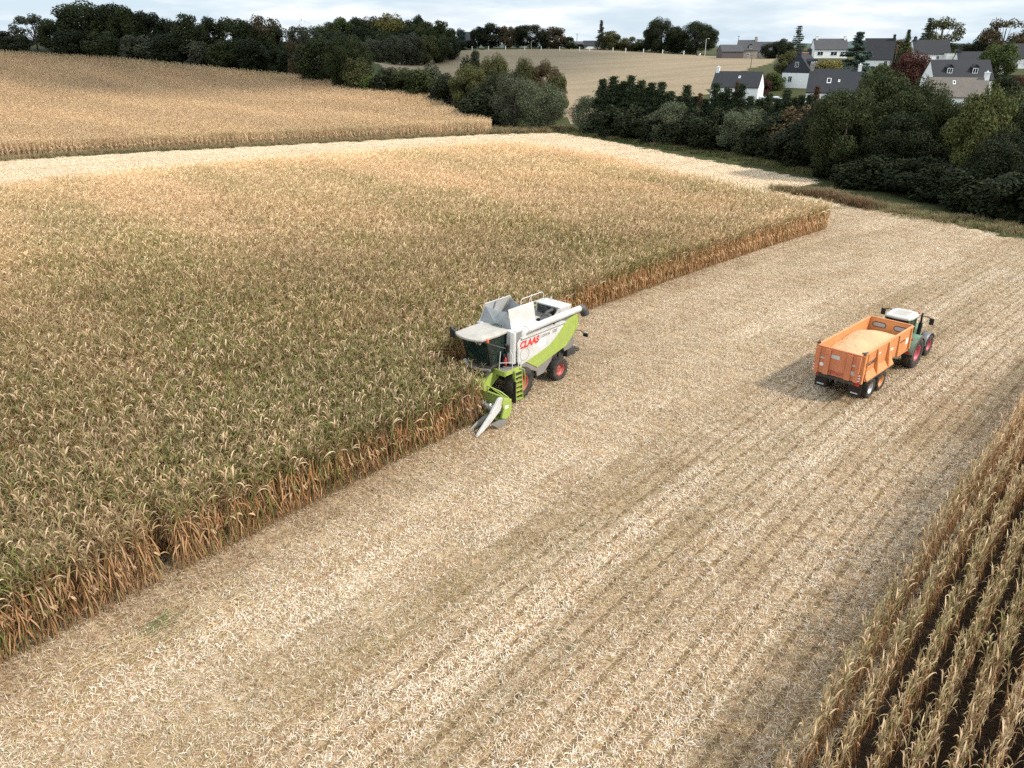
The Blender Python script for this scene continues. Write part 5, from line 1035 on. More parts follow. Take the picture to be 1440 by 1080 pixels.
m = MB(); m.slab([(x, y_, 2.02) for x, y_ in [(1.72, -1.25), (1.90, -.9), (2.12, -.45), (2.18, 0), (2.10, .45), (1.88, .9), (1.74, .9), (1.96, .45), (2.02, 0), (1.97, -.45), (1.7, -.9), (1.5, -1.25)]], (0, 0, .10)); m.build('cab_sill', M_GREY, P)
m = MB(); m.box(.02, 1.30, .88, 1.52, 1.90, 1.98); m.box(1.3, 1.36, -.2, 1.54, 1.72, 2.0); m.box(.02, 1.30, 1.52, 1.58, 1.76, 2.0); m.slab([(1.36, .62, 1.72), (1.36, .9, 1.72), (1.36, .76, 1.4)], (-.05, 0, 0)); m.build('platform', M_GREEN, P, .01)
m = MB(); m.box(.1, 1.26, .9, 1.5, 1.982, 1.99); m.build('platform_mat', M_GREY, P)
m = MB(); m.box(.60, .92, .93, 1.05, 2.15, 2.75); m.build('rear_pillar_box', M_BLACK, P)
m = MB(); m.lathe([(0, -.0), (.085, 0), (.095, .05), (.095, .40), (.05, .48), (.03, .56), (0, .56)], (0, 0, 0), 14); fe = m.build('fire_extinguisher', M_REDC, P); fe.rotation_euler = (PI/2, 0, 0); fe.location = (.85, 1.14, 2.16); fe.scale = (.8, .8, .8)
m = MB(); m.box(-.06, .06, .14, .34, .085, .10); m.build('label_plate', M_STICK, fe)
for pts in ([(1.24, 1.02, 1.98), (1.18, 1.02, 2.55), (1.12, 1.02, 2.98)], [(.72, 1.50, 1.98), (.72, 1.50, 2.8), (.68, 1.36, 2.92), (.62, 1.2, 2.95)], [(.30, 1.56, 1.98), (.30, 1.56, 3.0), (.22, 1.56, 3.06), (.1, 1.53, 3.06)], [(1.22, 1.02, 2.35), (.72, 1.50, 2.35)], [(.22, 1.60, 1.9), (.05, 1.60, 2.3)]):
    m = MB(); m.tube(pts, .022, 8); m.build('handrail', M_WHITE, P)
# mirrors and beacon
m = MB(); m.tube([(2.25, .92, 3.78), (2.3, 1.25, 3.82), (1.9, 1.62, 3.62), (1.5, 1.72, 3.45)], .028, 8); m.build('mirror_arm', M_DARK, P)
m = MB(); m.box(1.28, 1.44, 1.58, 1.86, 3.2, 3.62); mr_ = m.build('mirror', M_BLACK, P, .03)
m = MB(); m.tube([(2.25, -.92, 3.78), (2.15, -1.5, 3.9), (1.9, -1.85, 3.85)], .05, 8); m.build('mirror_arm', M_DARK, P)
m = MB(); m.box(1.72, 1.86, -2.08, -1.75, 3.25, 3.85); m.build('mirror', M_BLACK, P, .03)
m = MB(); m.tube([(2.28, 1.2, 3.86), (2.28, 1.2, 3.92)], .07, 12); m.tube([(2.28, 1.2, 3.92), (2.28, 1.2, 4.02), (2.28, 1.2, 4.07)], [.075, .075, .035], 12); m.build('beacon', M_LAMP, P)
for y_ in (.55, .78):
    m = MB(); m.tube([(2.36, y_, 3.74), (2.46, y_, 3.72)], [.05, .075], 12); m.build('work_light', M_SILVER, P)
# grain tank covers
for s_, yb, yt in ((1, .98, .74), (-1, -1.30, -.90)):
    m = MB(); m.slab([(.25, yb, 3.96), (-1.75, yb, 3.96), (-1.80, yt, 5.03), (.25, yt, 5.03)], (0, s_*.05, .01)); tf = m.build('tank_flap', M_WHITE, P, .012)
    m = MB(); e = -s_*.02
    for x0 in (-.62,): m.hexa([(x0, yb+e, 4.0), (x0+.06, yb+e, 4.0), (x0+.06, yb+e-s_*.03, 4.0), (x0, yb+e-s_*.03, 4.0)], [(x0, yt+e, 4.98), (x0+.06, yt+e, 4.98), (x0+.06, yt+e-s_*.03, 4.98), (x0, yt+e-s_*.03, 4.98)])
    m.build('flap_rib', M_LGREY, tf)
for x0, lean in ((.27, -.30), (-1.76, .25)):
    for s_, yb, yt in ((1, .96, .70), (-1, -1.28, -.88)):
        m = MB(); m.slab([(x0, yb, 3.97), (x0, yt, 4.92), (x0+lean, -.06+s_*.02, 4.70), (x0+lean*.3, -.16+s_*.02, 3.97)], (-.02, 0, 0)); m.build('tank_end_flap', M_LGREY, P)
m = MB(); m.box(-1.7, .2, -1.2, .9, 3.98, 4.02); m.build('tank_floor', M_LGREY, P)
r = random.Random(4); b = LB()
for i in range(40): b.leaf((.45+r.uniform(-.1, .15), r.uniform(-.1, .5), 4.03), r.uniform(0, 6.28), r.uniform(.12, .3), .02, r.uniform(.1, 1.2), r.uniform(-.8, .2), (.05, .09, .03), 2)
lv = bpy.data.objects.new('leaf_scraps', b.mesh('leaf_scraps', M_STRAW)); COL.objects.link(lv); tag(lv, 'dark green leaf scraps heaped behind the cab roof of the harvester', 'leaves', kind='stuff'); lv.matrix_world = P.matrix_basis; lv['tone'] = .5
# unloading auger
m = MB(); m.tube([(-.28, 1.36, 3.52), (-.28, 1.36, 3.72), (-.40, 1.38, 3.83), (-.62, 1.39, 3.85), (-5.25, 1.42, 3.93)], [.20, .20, .205, .195, .185], 18); m.tube([(-.60, 1.39, 3.85), (-.52, 1.39, 3.85)], .225, 18); au = m.build('unloading_auger', M_WHITE, P)
m = MB(); m.tube([(-5.20, 1.42, 3.93), (-5.38, 1.44, 3.93), (-5.50, 1.52, 3.78), (-5.56, 1.58, 3.50)], [.19, .23, .26, .25], 16, cap=True); m.build('auger_spout', M_DARK, au)
m = MB(); m.box(-3.5, -1.4, 1.14, 1.22, 3.57, 3.62); m.tube([(-2.9, 1.40, 3.55), (-2.9, 1.40, 3.72)], .05, 8); m.build('auger_rest', M_DARK, P)
# engine bay
m = MB(); m.box(-5.05, -4.05, -.95, .92, 3.56, 4.14); eh = m.build('engine_hood', M_WHITE, P, .03)
m = MB(); m.box(-4.046, -4.03, -.80, .62, 3.60, 4.06); m.build('air_intake_grille', M_DARK, eh)
m = MB(); m.slab([(-4.04, .94, 4.12), (-4.04, .94, 3.56), (-3.2, .94, 3.56)], (0, -.10, 0)); m.build('hood_side', M_DUSTY, P)
m = MB(); m.box(-2.7, -1.85, -.7, .6, 3.56, 3.86); m.build('engine_deck_cover', M_DUSTY, P, .02)
m = MB(); m.tube([(-2.2, .85, 3.78), (-2.9, .86, 3.78)], .20, 14); m.tube([(-2.9, .86, 3.78), (-3.15, .86, 3.78)], .24, 14); m.build('air_filter', M_DARK, P)
for k in range(4): m = MB(); m.tube([(-3.92, -.45+.0*k, 3.72+.08*k), (-3.7-.04*k, .0, 3.82+.06*k), (-3.85, .35, 3.72+.03*k)], .045, 8); m.build('engine_hose', M_BLACK, P)
m = MB(); m.tube([(-3.0, .5, 3.7), (-3.4, .45, 3.92), (-3.95, .40, 3.95)], .10, 10); m.box(-3.9, -3.0, -.3, .35, 3.56, 3.72); m.build('engine', M_DARK, P)
m = MB(); m.box(-3.5, -3.0, -1.3, -.7, 3.56, 3.95); m.build('tool_box', M_GREEN, P, .02)
yy = -.62
m = MB(); m.tube([(-2.35, yy, 3.58), (-2.35, yy, 4.62), (-2.5, yy, 4.72), (-4.2, yy, 4.74), (-4.36, yy, 4.62), (-4.36, yy, 4.14)], .026, 8); m.tube([(-2.35, yy, 4.3), (-4.36, yy, 4.32)], .02, 8); m.tube([(-3.3, yy, 3.58), (-3.3, yy, 4.72)], .022, 8); m.build('deck_railing', M_WHITE, P)
m = MB(); m.tube([(-4.95, -.5, 4.14), (-4.95, -.5, 4.3)], .06, 8); m.build('exhaust_cap', M_SILVER, P)
# wheels
for s_ in (1, -1):
    wheel(P, 0, s_*1.32, .95, .66, M_RED, s_, .50, 18); wheel(P, -3.42, s_*1.30, .69, .54, M_RED, s_, .36, 18)
# ladder
for s_, nm in ((1, 'ladder'),):
    m = MB()
    for x0 in (.16, .70): m.hexa([(x0, 1.62, .12), (x0+.035, 1.62, .12), (x0+.035, 1.82, .12), (x0, 1.82, .12)], [(x0, 1.52, 1.9), (x0+.035, 1.52, 1.9), (x0+.035, 1.72, 1.9), (x0, 1.72, 1.9)])
    for k in range(7): z = .2+.265*k; y_ = 1.63-.1*k/6; m.box(.195, .70, y_, y_+.20, z, z+.045)
    m.box(.19, .70, 1.50, 1.53, .12, 1.9); m.build(nm, M_GREEN, P)
    m = MB(); m.tube([(.12, 1.86, .7), (.10, 1.88, 1.5), (.06, 1.78, 1.85), (.2, 1.66, 1.92)], .02, 6); m.build('ladder_rail', M_GREEN, P)
    m = MB(); m.box(.74, .80, 1.30, 1.80, -.02+.05, 1.3); m.build('mud_flap', M_BLACK, P)
# feeder house, header
m = MB(); m.hexa([(.9, -.7, 1.35), (2.75, -.8, .42), (2.75, .8, .42), (.9, .7, 1.35)], [(.9, -.7, 2.0), (2.75, -.8, 1.18), (2.75, .8, 1.18), (.9, .7, 2.0)]); m.build('feeder_house', M_GREEN, P, .02)
m = MB(); m.box(2.62, 2.74, -2.95, 2.95, .34, 1.25); m.box(2.74, 3.35, -2.95, 2.95, .30, .36); m.tube([(2.66, -2.95, 1.3), (2.66, 2.95, 1.3)], .07, 8); hd = m.build('maize_header', M_GREEN, P)
m = MB(); m.tube([(3.05, -2.9, .70), (3.05, 2.9, .70)], .16, 12)
for k in range(58):
    a = k*1.05; yv = -2.85+k*.1; m.hexa([(3.05+.1*math.cos(a), yv, .70+.1*math.sin(a)), (3.05+.1*math.cos(a+.9), yv+.02, .70+.1*math.sin(a+.9)), (3.05+.1*math.cos(a+.9), yv+.035, .70+.1*math.sin(a+.9)), (3.05+.1*math.cos(a), yv+.015, .70+.1*math.sin(a))], [(3.05+.27*math.cos(a), yv, .70+.27*math.sin(a)), (3.05+.27*math.cos(a+.9), yv+.08, .70+.27*math.sin(a+.9)), (3.05+.27*math.cos(a+.9), yv+.095, .70+.27*math.sin(a+.9)), (3.05+.27*math.cos(a), yv+.015, .70+.27*math.sin(a))])
m.build('header_auger', M_SILVER, hd)
for k in range(7):
    yv = -2.25+.75*k; m = MB()
    e_ = .62 if k == 6 else 1.0; secs = [(3.32, .27, .40, .92), (3.75, .26, .38, .86), (4.25, .17, .26, .62), (4.65, .08, .16, .34), (4.88, .02, .10, .14)]; V = []
    for x, hw_, z0, z1 in [(x_, h_*e_, a_*e_, b_*e_) for x_, h_, a_, b_ in secs]: V += [(x, yv-hw_, z0), (x, yv-hw_*.8, (z0+z1*2)/3), (x, yv, z1), (x, yv+hw_*.8, (z0+z1*2)/3), (x, yv+hw_, z0)]
    Fq = [(i*5+j, i*5+j+1, i*5+j+6, i*5+j+5) for i in range(len(secs)-1) for j in range(4)]+[(i*5+4, i*5, i*5+5, i*5+9) for i in range(len(secs)-1)]+[(0, 4, 3, 2, 1), tuple(range(20, 25))]
    m.add(V, Fq); m.build('snout', M_GREY, hd)
for s_ in (1, -1):
    y = s_*3.0; m = MB()
    prof = [(5.08, .08), (5.02, .20), (4.05, .98), (4.00, 1.05), (3.42, 1.66), (3.20, 1.62), (3.02, 1.36), (3.42, .92), (3.92, .60), (4.05, .52), (4.6, .24)]
    m.slab([(x, y-.07, z) for x, z in prof], (0, .15, 0)); m.slab([(3.95, y-.16, 1.0), (3.36, y-.16, 1.58), (3.26, y-.16, 1.44), (3.85, y-.16, .86)], (0, .06, 0)); m.build('crop_divider', M_WHITE, hd, .03)
    m = MB(); m.slab([(x, y+s_*.02, z) for x, z in [(2.60, 1.36), (3.16, 1.62), (3.28, 1.30), (3.20, .95), (3.34, .52), (3.04, .38), (2.74, .46), (2.60, .8)]], (0, s_*.14, 0)); ep = m.build('end_panel', M_GREEN, hd, .025)
    if s_ > 0: m = MB(); m.box(2.86, 3.10, 3.165, 3.172, .98, 1.14); q = m.build('maker_plate', M_STICK, ep); m = MB(); m.box(2.90, 3.06, 3.173, 3.176, 1.05, 1.08); m.build('plate_text', M_LETTER, q)
    m = MB(); m.slab([(x, y+s_*.02, z) for x, z in [(4.05, .42), (3.2, .44), (2.85, .34), (3.0, .06), (3.55, .02)]], (0, s_*.10, 0)); m.build('divider_shoe', M_GREY, hd)
    m = MB(); m.tube([(2.66, y, 1.40), (3.0, y-s_*.2, 1.78), (3.15, y-s_*1.05, 1.95)], .035, 8); m.tube([(2.66, y-s_*.05, 1.32), (3.15, y-s_*1.05, 1.95), (2.68, y-s_*1.5, 1.32)], .03, 8); m.build('guard_bar', M_GREEN, hd)
# rear: chopper, spreader, lights
m = MB(); m.slab([(x, -1.1, z) for x, z in [(-4.1, 1.9), (-4.65, 2.55), (-5.0, 2.6), (-5.25, 1.75), (-4.9, 1.5), (-4.3, 1.45)]], (0, 2.2, 0)); m.build('straw_chopper', M_GREY, P, .02)
for y_ in (-.55, .55): m = MB(); m.tube([(-5.0, y_, 1.35), (-5.0, y_, 1.1)], .12, 10); m.tube([(-5.05, y_, 1.08), (-5.05, y_, 1.04)], .45, 18); m.build('chaff_spreader', M_DARK, P)
m = MB(); m.box(-5.3, -4.5, .9, 1.15, 1.05, 1.5); m.tube([(-4.6, 1.0, 1.3), (-5.5, 1.15, 1.25)], .06, 8); m.box(-5.62, -5.4, .95, 1.2, 1.15, 1.35); m.build('spreader_drive', M_DARK, P)
m = MB(); m.tube([(-5.0, 1.3, 2.62), (-5.45, 1.32, 2.52), (-5.95, 1.34, 2.16)], .03, 8); la = m.build('light_bracket', M_DARK, P); m = MB(); m.box(-6.02, -5.93, 1.2, 1.5, 1.98, 2.2); m.build('tail_light', M_BLACK, la)
m = MB(); m.tube([(-4.3, -.9, 1.2), (-4.3, .9, 1.2)], .3, 12); m.build('chopper_rotor', M_DARK, P)

# ------------------------------------------------------------------ trailer (x forward, y left)
TH = R_(45.4); TF = np.array([math.sin(TH), math.cos(TH)]); TO = np.array([17.6, 39.0])
TR = empty('grain_trailer', (TO[0], TO[1], 0), math.atan2(TF[1], TF[0]), 'orange tipping trailer full of maize grain behind the tractor', 'trailer'); P = TR
m = MB(); m.box(.06, 6.8, -1.15, 1.15, 1.50, 1.58); m.build('floor', M_ORANGEI, P)
for s_ in (1, -1):
    y0, y1 = sorted((s_*1.19, s_*1.24))
    m = MB(); m.box(.04, 6.86, y0, y1, 1.58, 2.86); m.box(.02, 6.88, min(s_*1.17, s_*1.31), max(s_*1.17, s_*1.31), 2.86, 2.95); sb = m.build('side_board', M_ORANGE, P, .012)
    for x in (1.91, 3.45, 4.97, 6.72): m = MB(); zb = 1.40 if x < 4 else 1.58; m.slab([(x-.07, s_*1.242, 2.858), (x-.07, s_*1.30, 2.858), (x-.07, s_*(1.48 if x < 4 else 1.34), zb), (x-.07, s_*1.242, zb)], (.14, 0, 0)); m.build('rib', M_ORANGE, sb)
    m = MB(); m.box(5.3, 6.85, min(s_*1.02, s_*1.239), max(s_*1.02, s_*1.239), 1.42, 1.575); m.build('side_rail', M_ORANGE, P)
    m = MB(); q = [(1.242, 1.80), (1.46, 1.42), (1.46, 1.36), (1.20, 1.36)]
    m.slab([(.55, s_*a, z) for a, z in q], (3.62, 0, 0)); m.build('sloping_ledge', M_ORANGE, P)
    m = MB(); m.box(.62, 4.15, min(s_*1.0, s_*1.47), max(s_*1.0, s_*1.47), 1.28, 1.355); m.build('mudguard', M_DARK, P)
    m = MB(); m.box(.10, .30, min(s_*1.243, s_*1.36), max(s_*1.243, s_*1.36), 1.30, 3.05); m.tube([(.45, s_*1.36, 1.4), (.48, s_*1.36, 2.95)], .035, 8); m.build('tailgate_post', M_ORANGE, P, .01)
    m = MB(); m.tube([(.05, s_*1.16, 3.05), (.35, s_*1.32, 3.05)], .05, 10); m.box(.05, .22, min(s_*1.22, s_*1.34), max(s_*1.22, s_*1.34), 2.98, 3.08); m.build('tailgate_hinge', M_DARK, P)
    mk = MB(); mk.box(-.10, -.085, min(s_*1.06, s_*1.30), max(s_*1.06, s_*1.30), 1.50, 1.92); mo = mk.build('marker_board', M_STICK, P)
    for k in range(3):
        z = 1.50+.15*k; a0, a1 = (1.06, 1.30); mk = MB(); mk.slab([(-.102, s_*a0, z), (-.102, s_*a1, z+.10), (-.102, s_*a1, z+.17), (-.102, s_*a0, z+.07)], (-.006, 0, 0)); mk.build('red_stripe', M_REDC, mo)
    m = MB(); m.box(.45, .50, min(s_*.62, s_*1.28), max(s_*.62, s_*1.28), .42, 1.18); mf = m.build('mud_flap', M_BLACK, P); m = MB(); m.box(.43, .447, min(s_*.75, s_*1.15), max(s_*.75, s_*1.15), .55, .62); m.build('flap_stripe', M_CONC, mf)
    m = MB(); m.box(.20, .34, min(s_*.75, s_*1.18), max(s_*.75, s_*1.18), 1.10, 1.26); m.build('tail_light', M_REDC, P)
    for x, mt in ((1.72, M_SILVER), (3.12, M_ORANGE)): wheel(P, x, s_*1.10, .60, .52, mt, s_, .34, 16)
    if s_ < 0:
        rot = Matrix.Rotation(PI/2, 4, 'X')
        text_part('ROLLAND', .30, M_LETTER, sb, (.52, -1.245, 2.12), rot, .1, .004, .012)
        text_part('ROLLAND', .15, M_LETTER, sb, (5.25, -1.245, 2.26), rot, .1, .003)
        m = MB(); m.box(6.15, 6.5, -1.248, -1.242, 1.98, 2.32); m.build('sticker', M_STICK, sb)
        m = MB(); m.box(3.9, 4.25, -1.248, -1.242, 2.18, 2.32); m.build('sticker', M_STICK, sb)
        m = MB(); m.box(2.15, 2.45, -1.248, -1.242, 2.45, 2.52); m.build('sticker', M_STICK, sb)
m = MB(); m.box(-.06, .0, -1.20, 1.20, 1.42, 2.90); m.box(-.08, .02, -1.22, 1.22, 2.90, 2.96); tg = m.build('tailgate', M_ORTAIL, P, .01)
for y0, y1 in ((.42, .72), (-.78, -.48), (-1.2, -.98), (1.0, 1.2)): m = MB(); m.box(-.15, -.062, y0, y1, 1.42, 2.86); m.build('rib', M_ORTAIL, tg)
for y, z, a, b in ((.86, 2.30, .14, .045), (.16, 2.50, .24, .10), (-.88, 2.30, .11, .05), (-.88, 1.86, .12, .11)): m = MB(); m.box(-.068, -.062, y-a, y+a, z-b, z+b); m.build('reflector_plate', M_CONC, tg)
m = MB(); m.tube([(-.062, .86, 1.92), (-.07, .86, 1.92)], .11, 18); m.build('speed_disc', M_STICK, tg)
m = MB(); m.box(-.11, -.062, -.35, .35, 1.62, 1.70); m.tube([(-.12, -.35, 1.55), (-.12, .30, 1.62)], .02, 6); m.tube([(-.12, .30, 1.45), (-.12, .30, 1.78)], .02, 6); m.build('grain_hatch', M_RED, tg)
m = MB(); m.box(6.81, 6.87, -1.19, 1.19, 1.50, 2.94); m.box(6.79, 6.89, -1.2, 1.2, 2.94, 2.99); hb = m.build('headboard', M_ORANGE, P, .01)
for y in (-.62, .62):
    for q, (mt, e, xo) in enumerate(((M_DARK, .05, 6.800), (M_LGREY, 0, 6.794))):
        m = MB(); pts = [(xo, y+sx_*(.24)+math.cos(a)*(.12+e), 2.56+math.sin(a)*(.12+e)) for sx_, rg in ((1, np.linspace(-PI/2, PI/2, 8)), (-1, np.linspace(PI/2, 3*PI/2, 8))) for a in rg]; m.slab(pts, (.012, 0, 0))
        if q == 0: fr = m.build('sight_window', mt, hb)
        else: m.build('mesh_pane', mt, fr)
m = MB()
for y in (-.42, .42): m.box(.1, 6.9, y-.07, y+.07, 1.12, 1.48)
for x in (1.72, 3.12): m.tube([(x, -1.0, .56), (x, 1.0, .56)], .08, 10); m.box(x-.1, x+.1, -.5, .5, .56, 1.12)
m.box(1.5, 3.4, -.52, -.36, .72, .9); m.box(1.5, 3.4, .36, .52, .72, .9); m.build('chassis', M_DARK, P)
m = MB(); m.hexa([(6.7, -.5, .85), (7.9, -.06, .62), (7.9, .06, .62), (6.7, .5, .85)], [(6.7, -.5, 1.12), (7.9, -.06, .76), (7.9, .06, .76), (6.7, .5, 1.12)]); m.build('drawbar', M_DARK, P)
m = MB(); m.tube([(5.6, 0, 1.0), (6.6, 0, 1.45)], .11, 12); m.build('tipping_ram', M_DARK, P)
m = MB(); m.box(.02, .12, -1.0, 1.0, 1.18, 1.36); m.build('rear_beam', M_DARK, P)
# the grain load rests in the trailer
def grain():
    m, n, l, p = nodes('maize_grain'); tc = n.new("ShaderNodeTexCoord"); V = tc.outputs['Object']
    vo = n.new("ShaderNodeTexVoronoi"); vo.inputs['Scale'].default_value = 55; l.new(V, vo.inputs['Vector'])
    c = ramp(n, l, noise_n(n, l, V, 22, 6, .7), [(.3, (.48, .28, .13)), (.5, (.55, .345, .18)), (.72, (.64, .43, .25))])
    c = mixc(n, l, math_n(n, l, 'MULTIPLY', noise_n(n, l, V, 1.3, 5), .5), c, (.58, .385, .21)); l.new(c, p.inputs['Base Color']); p.inputs['Roughness'].default_value = .85
    b = n.new("ShaderNodeBump"); b.inputs['Strength'].default_value = .5; b.inputs['Distance'].default_value = .01; l.new(vo.outputs['Distance'], b.inputs['Height']); l.new(b.outputs[0], p.inputs['Normal'])
    nx_, ny_ = 90, 36; gx = np.linspace(.03, 6.79, nx_); gy = np.linspace(-1.17, 1.17, ny_); A_, B_ = np.meshgrid(gx, gy)
    cone = lambda cx, cy, h, sl: h-sl*np.sqrt((A_-cx)**2+((B_-cy)*1.15)**2+.12)
    Z = np.maximum.reduce([cone(4.1, .0, 3.02, .31), cone(2.6, .1, 2.86, .30), cone(1.0, -.3, 2.66, .33)]); Z = np.maximum(Z, 2.02)+.03*wave(A_, B_, 1.4, 8)+.012*rng.normal(size=A_.shape)
    Z = Z-.0; Vt = np.stack([A_.ravel(), B_.ravel(), Z.ravel()], -1); i = (np.arange(ny_-1)[:, None]*nx_+np.arange(nx_-1)[None, :]); Q = np.stack([i, i+1, i+nx_+1, i+nx_], -1).reshape(-1, 4)
    o = bpy.data.objects.new('grain_heap', np_mesh('grain_heap', Vt, Q, [m], True)); COL.objects.link(o); o.location = TR.location; o.rotation_euler = TR.rotation_euler
    tag(o, 'heap of golden maize grain filling the orange trailer', 'grain')
grain()

# ------------------------------------------------------------------ tractor (same line as the trailer)
tp = TO+TF*8.02
TC = empty('tractor', (tp[0], tp[1], 0), math.atan2(TF[1], TF[0]), 'green tractor with white cab roof and red rims pulling the orange trailer', 'tractor'); P = TC
for s_ in (1, -1): wheel(P, 0, s_*1.16, .97, .62, M_PINK, s_, .50, 20); wheel(P, 2.72, s_*.98, .70, .50, M_PINK, s_, .37, 18)
m = MB(); m.box(-.55, 3.3, -.38, .38, .62, 1.15); m.tube([(0, -1, .97), (0, 1, .97)], .17, 12); m.tube([(2.72, -.9, .70), (2.72, .9, .70)], .12, 10); m.build('chassis', M_TRGREY, P)
m = MB(); secs = [(1.45, .46, 1.10, 1.98), (2.4, .44, 1.05, 1.90), (3.2, .40, 1.0, 1.72), (3.55, .34, 1.0, 1.45)]; V = []
for x, hw_, z0, z1 in secs: V += [(x, -hw_, z0), (x, -hw_, z1-.15), (x, -hw_*.6, z1), (x, hw_*.6, z1), (x, hw_, z1-.15), (x, hw_, z0)]
m.add(V, [(i*6+j, i*6+(j+1) % 6, i*6+6+(j+1) % 6, i*6+6+j) for i in range(3) for j in range(6)]+[(5, 4, 3, 2, 1, 0), tuple(range(18, 24))]); m.build('bonnet', M_TRGREEN, P, .03)
m = MB(); ol = [(-.72, -.66), (-.78, 0), (-.72, .66), (-.3, .80), (.7, .78), (.95, .6), (1.0, 0), (.95, -.6), (.7, -.78), (-.3, -.80)]; n_ = len(ol)
V = [(x, y_, 2.86) for x, y_ in ol]+[(x, y_, 2.98) for x, y_ in ol]+[(.1+(x-.1)*.82, y_*.82, 3.07) for x, y_ in ol]
m.add(V, [tuple(range(n_-1, -1, -1)), tuple(range(2*n_, 3*n_))]+[(i+k*n_, (i+1) % n_+k*n_, (i+1) % n_+(k+1)*n_, i+(k+1)*n_) for k in (0, 1) for i in range(n_)]); cr_ = m.build('cab_roof', M_WHITE, P, .03)
m = MB(); m.box(-.45, .55, -.42, .42, 3.068, 3.085); m.build('roof_hatch', M_DUSTY, cr_, .01)
corn_ = [(-.62, .70), (.35, .76), (.92, .56)]
for s_ in (1, -1):
    for (x, y_), (xb, yb) in zip(corn_, [(-.50, .66), (.42, .74), (1.15, .50)]): m = MB(); m.tube([(xb, s_*yb, 1.42), (x, s_*y_, 2.88)], .045, 8); m.build('cab_pillar', M_TRGREEN, P)
    m = MB(); m.slab([(-.48, s_*.665, 1.5), (.40, s_*.73, 1.5), (.34, s_*.75, 2.85), (-.58, s_*.69, 2.85)], (0, -s_*.02, 0)); m.build('side_window', M_GLASS, P)
    m = MB(); m.slab([(.44, s_*.73, 1.4), (1.12, s_*.51, 1.4), (.90, s_*.56, 2.85), (.37, s_*.75, 2.85)], (-.01, -s_*.02, 0)); m.build('cab_door_glass', M_GLASS, P)
m = MB(); m.slab([(-.52, -.64, 1.75), (-.52, .64, 1.75), (-.63, .68, 2.85), (-.63, -.68, 2.85)], (.02, 0, 0)); m.build('rear_window', M_GLASS, P)
m = MB(); m.slab([(1.16, -.48, 1.8), (1.16, .48, 1.8), (.94, .54, 2.85), (.94, -.54, 2.85)], (-.02, 0, 0)); m.build('windscreen', M_GLASS, P)
m = MB(); m.box(-.50, 1.15, -.66, .66, 1.10, 1.44); m.box(-.55, -.46, -.64, .64, 1.44, 1.74); m.build('cab_base', M_TRGREEN, P, .02)
m = MB(); m.box(-.25, .25, -.26, .26, 1.62, 1.80); m.hexa([(-.32, -.26, 1.8), (-.18, -.26, 1.8), (-.18, .26, 1.8), (-.32, .26, 1.8)], [(-.40, -.22, 2.5), (-.30, -.22, 2.5), (-.30, .22, 2.5), (-.40, .22, 2.5)]); m.box(-.1, .1, -.1, .1, 1.44, 1.62); m.build('driver_seat', M_BLACK, P, .03)
m = MB(); m.tube([(.85, 0, 1.44), (.6, 0, 2.0)], .05, 8); m.tube([(.6+.06*math.sin(a), .19*math.cos(a), 2.0+.15*math.sin(a)) for a in np.linspace(0, 2*PI, 17)], .016, 6); m.build('steering_wheel', M_BLACK, P)
m = MB(); m.box(-.6, -.5, -.12, .12, 2.62, 2.74); m.build('number_plate', M_STICK, P)
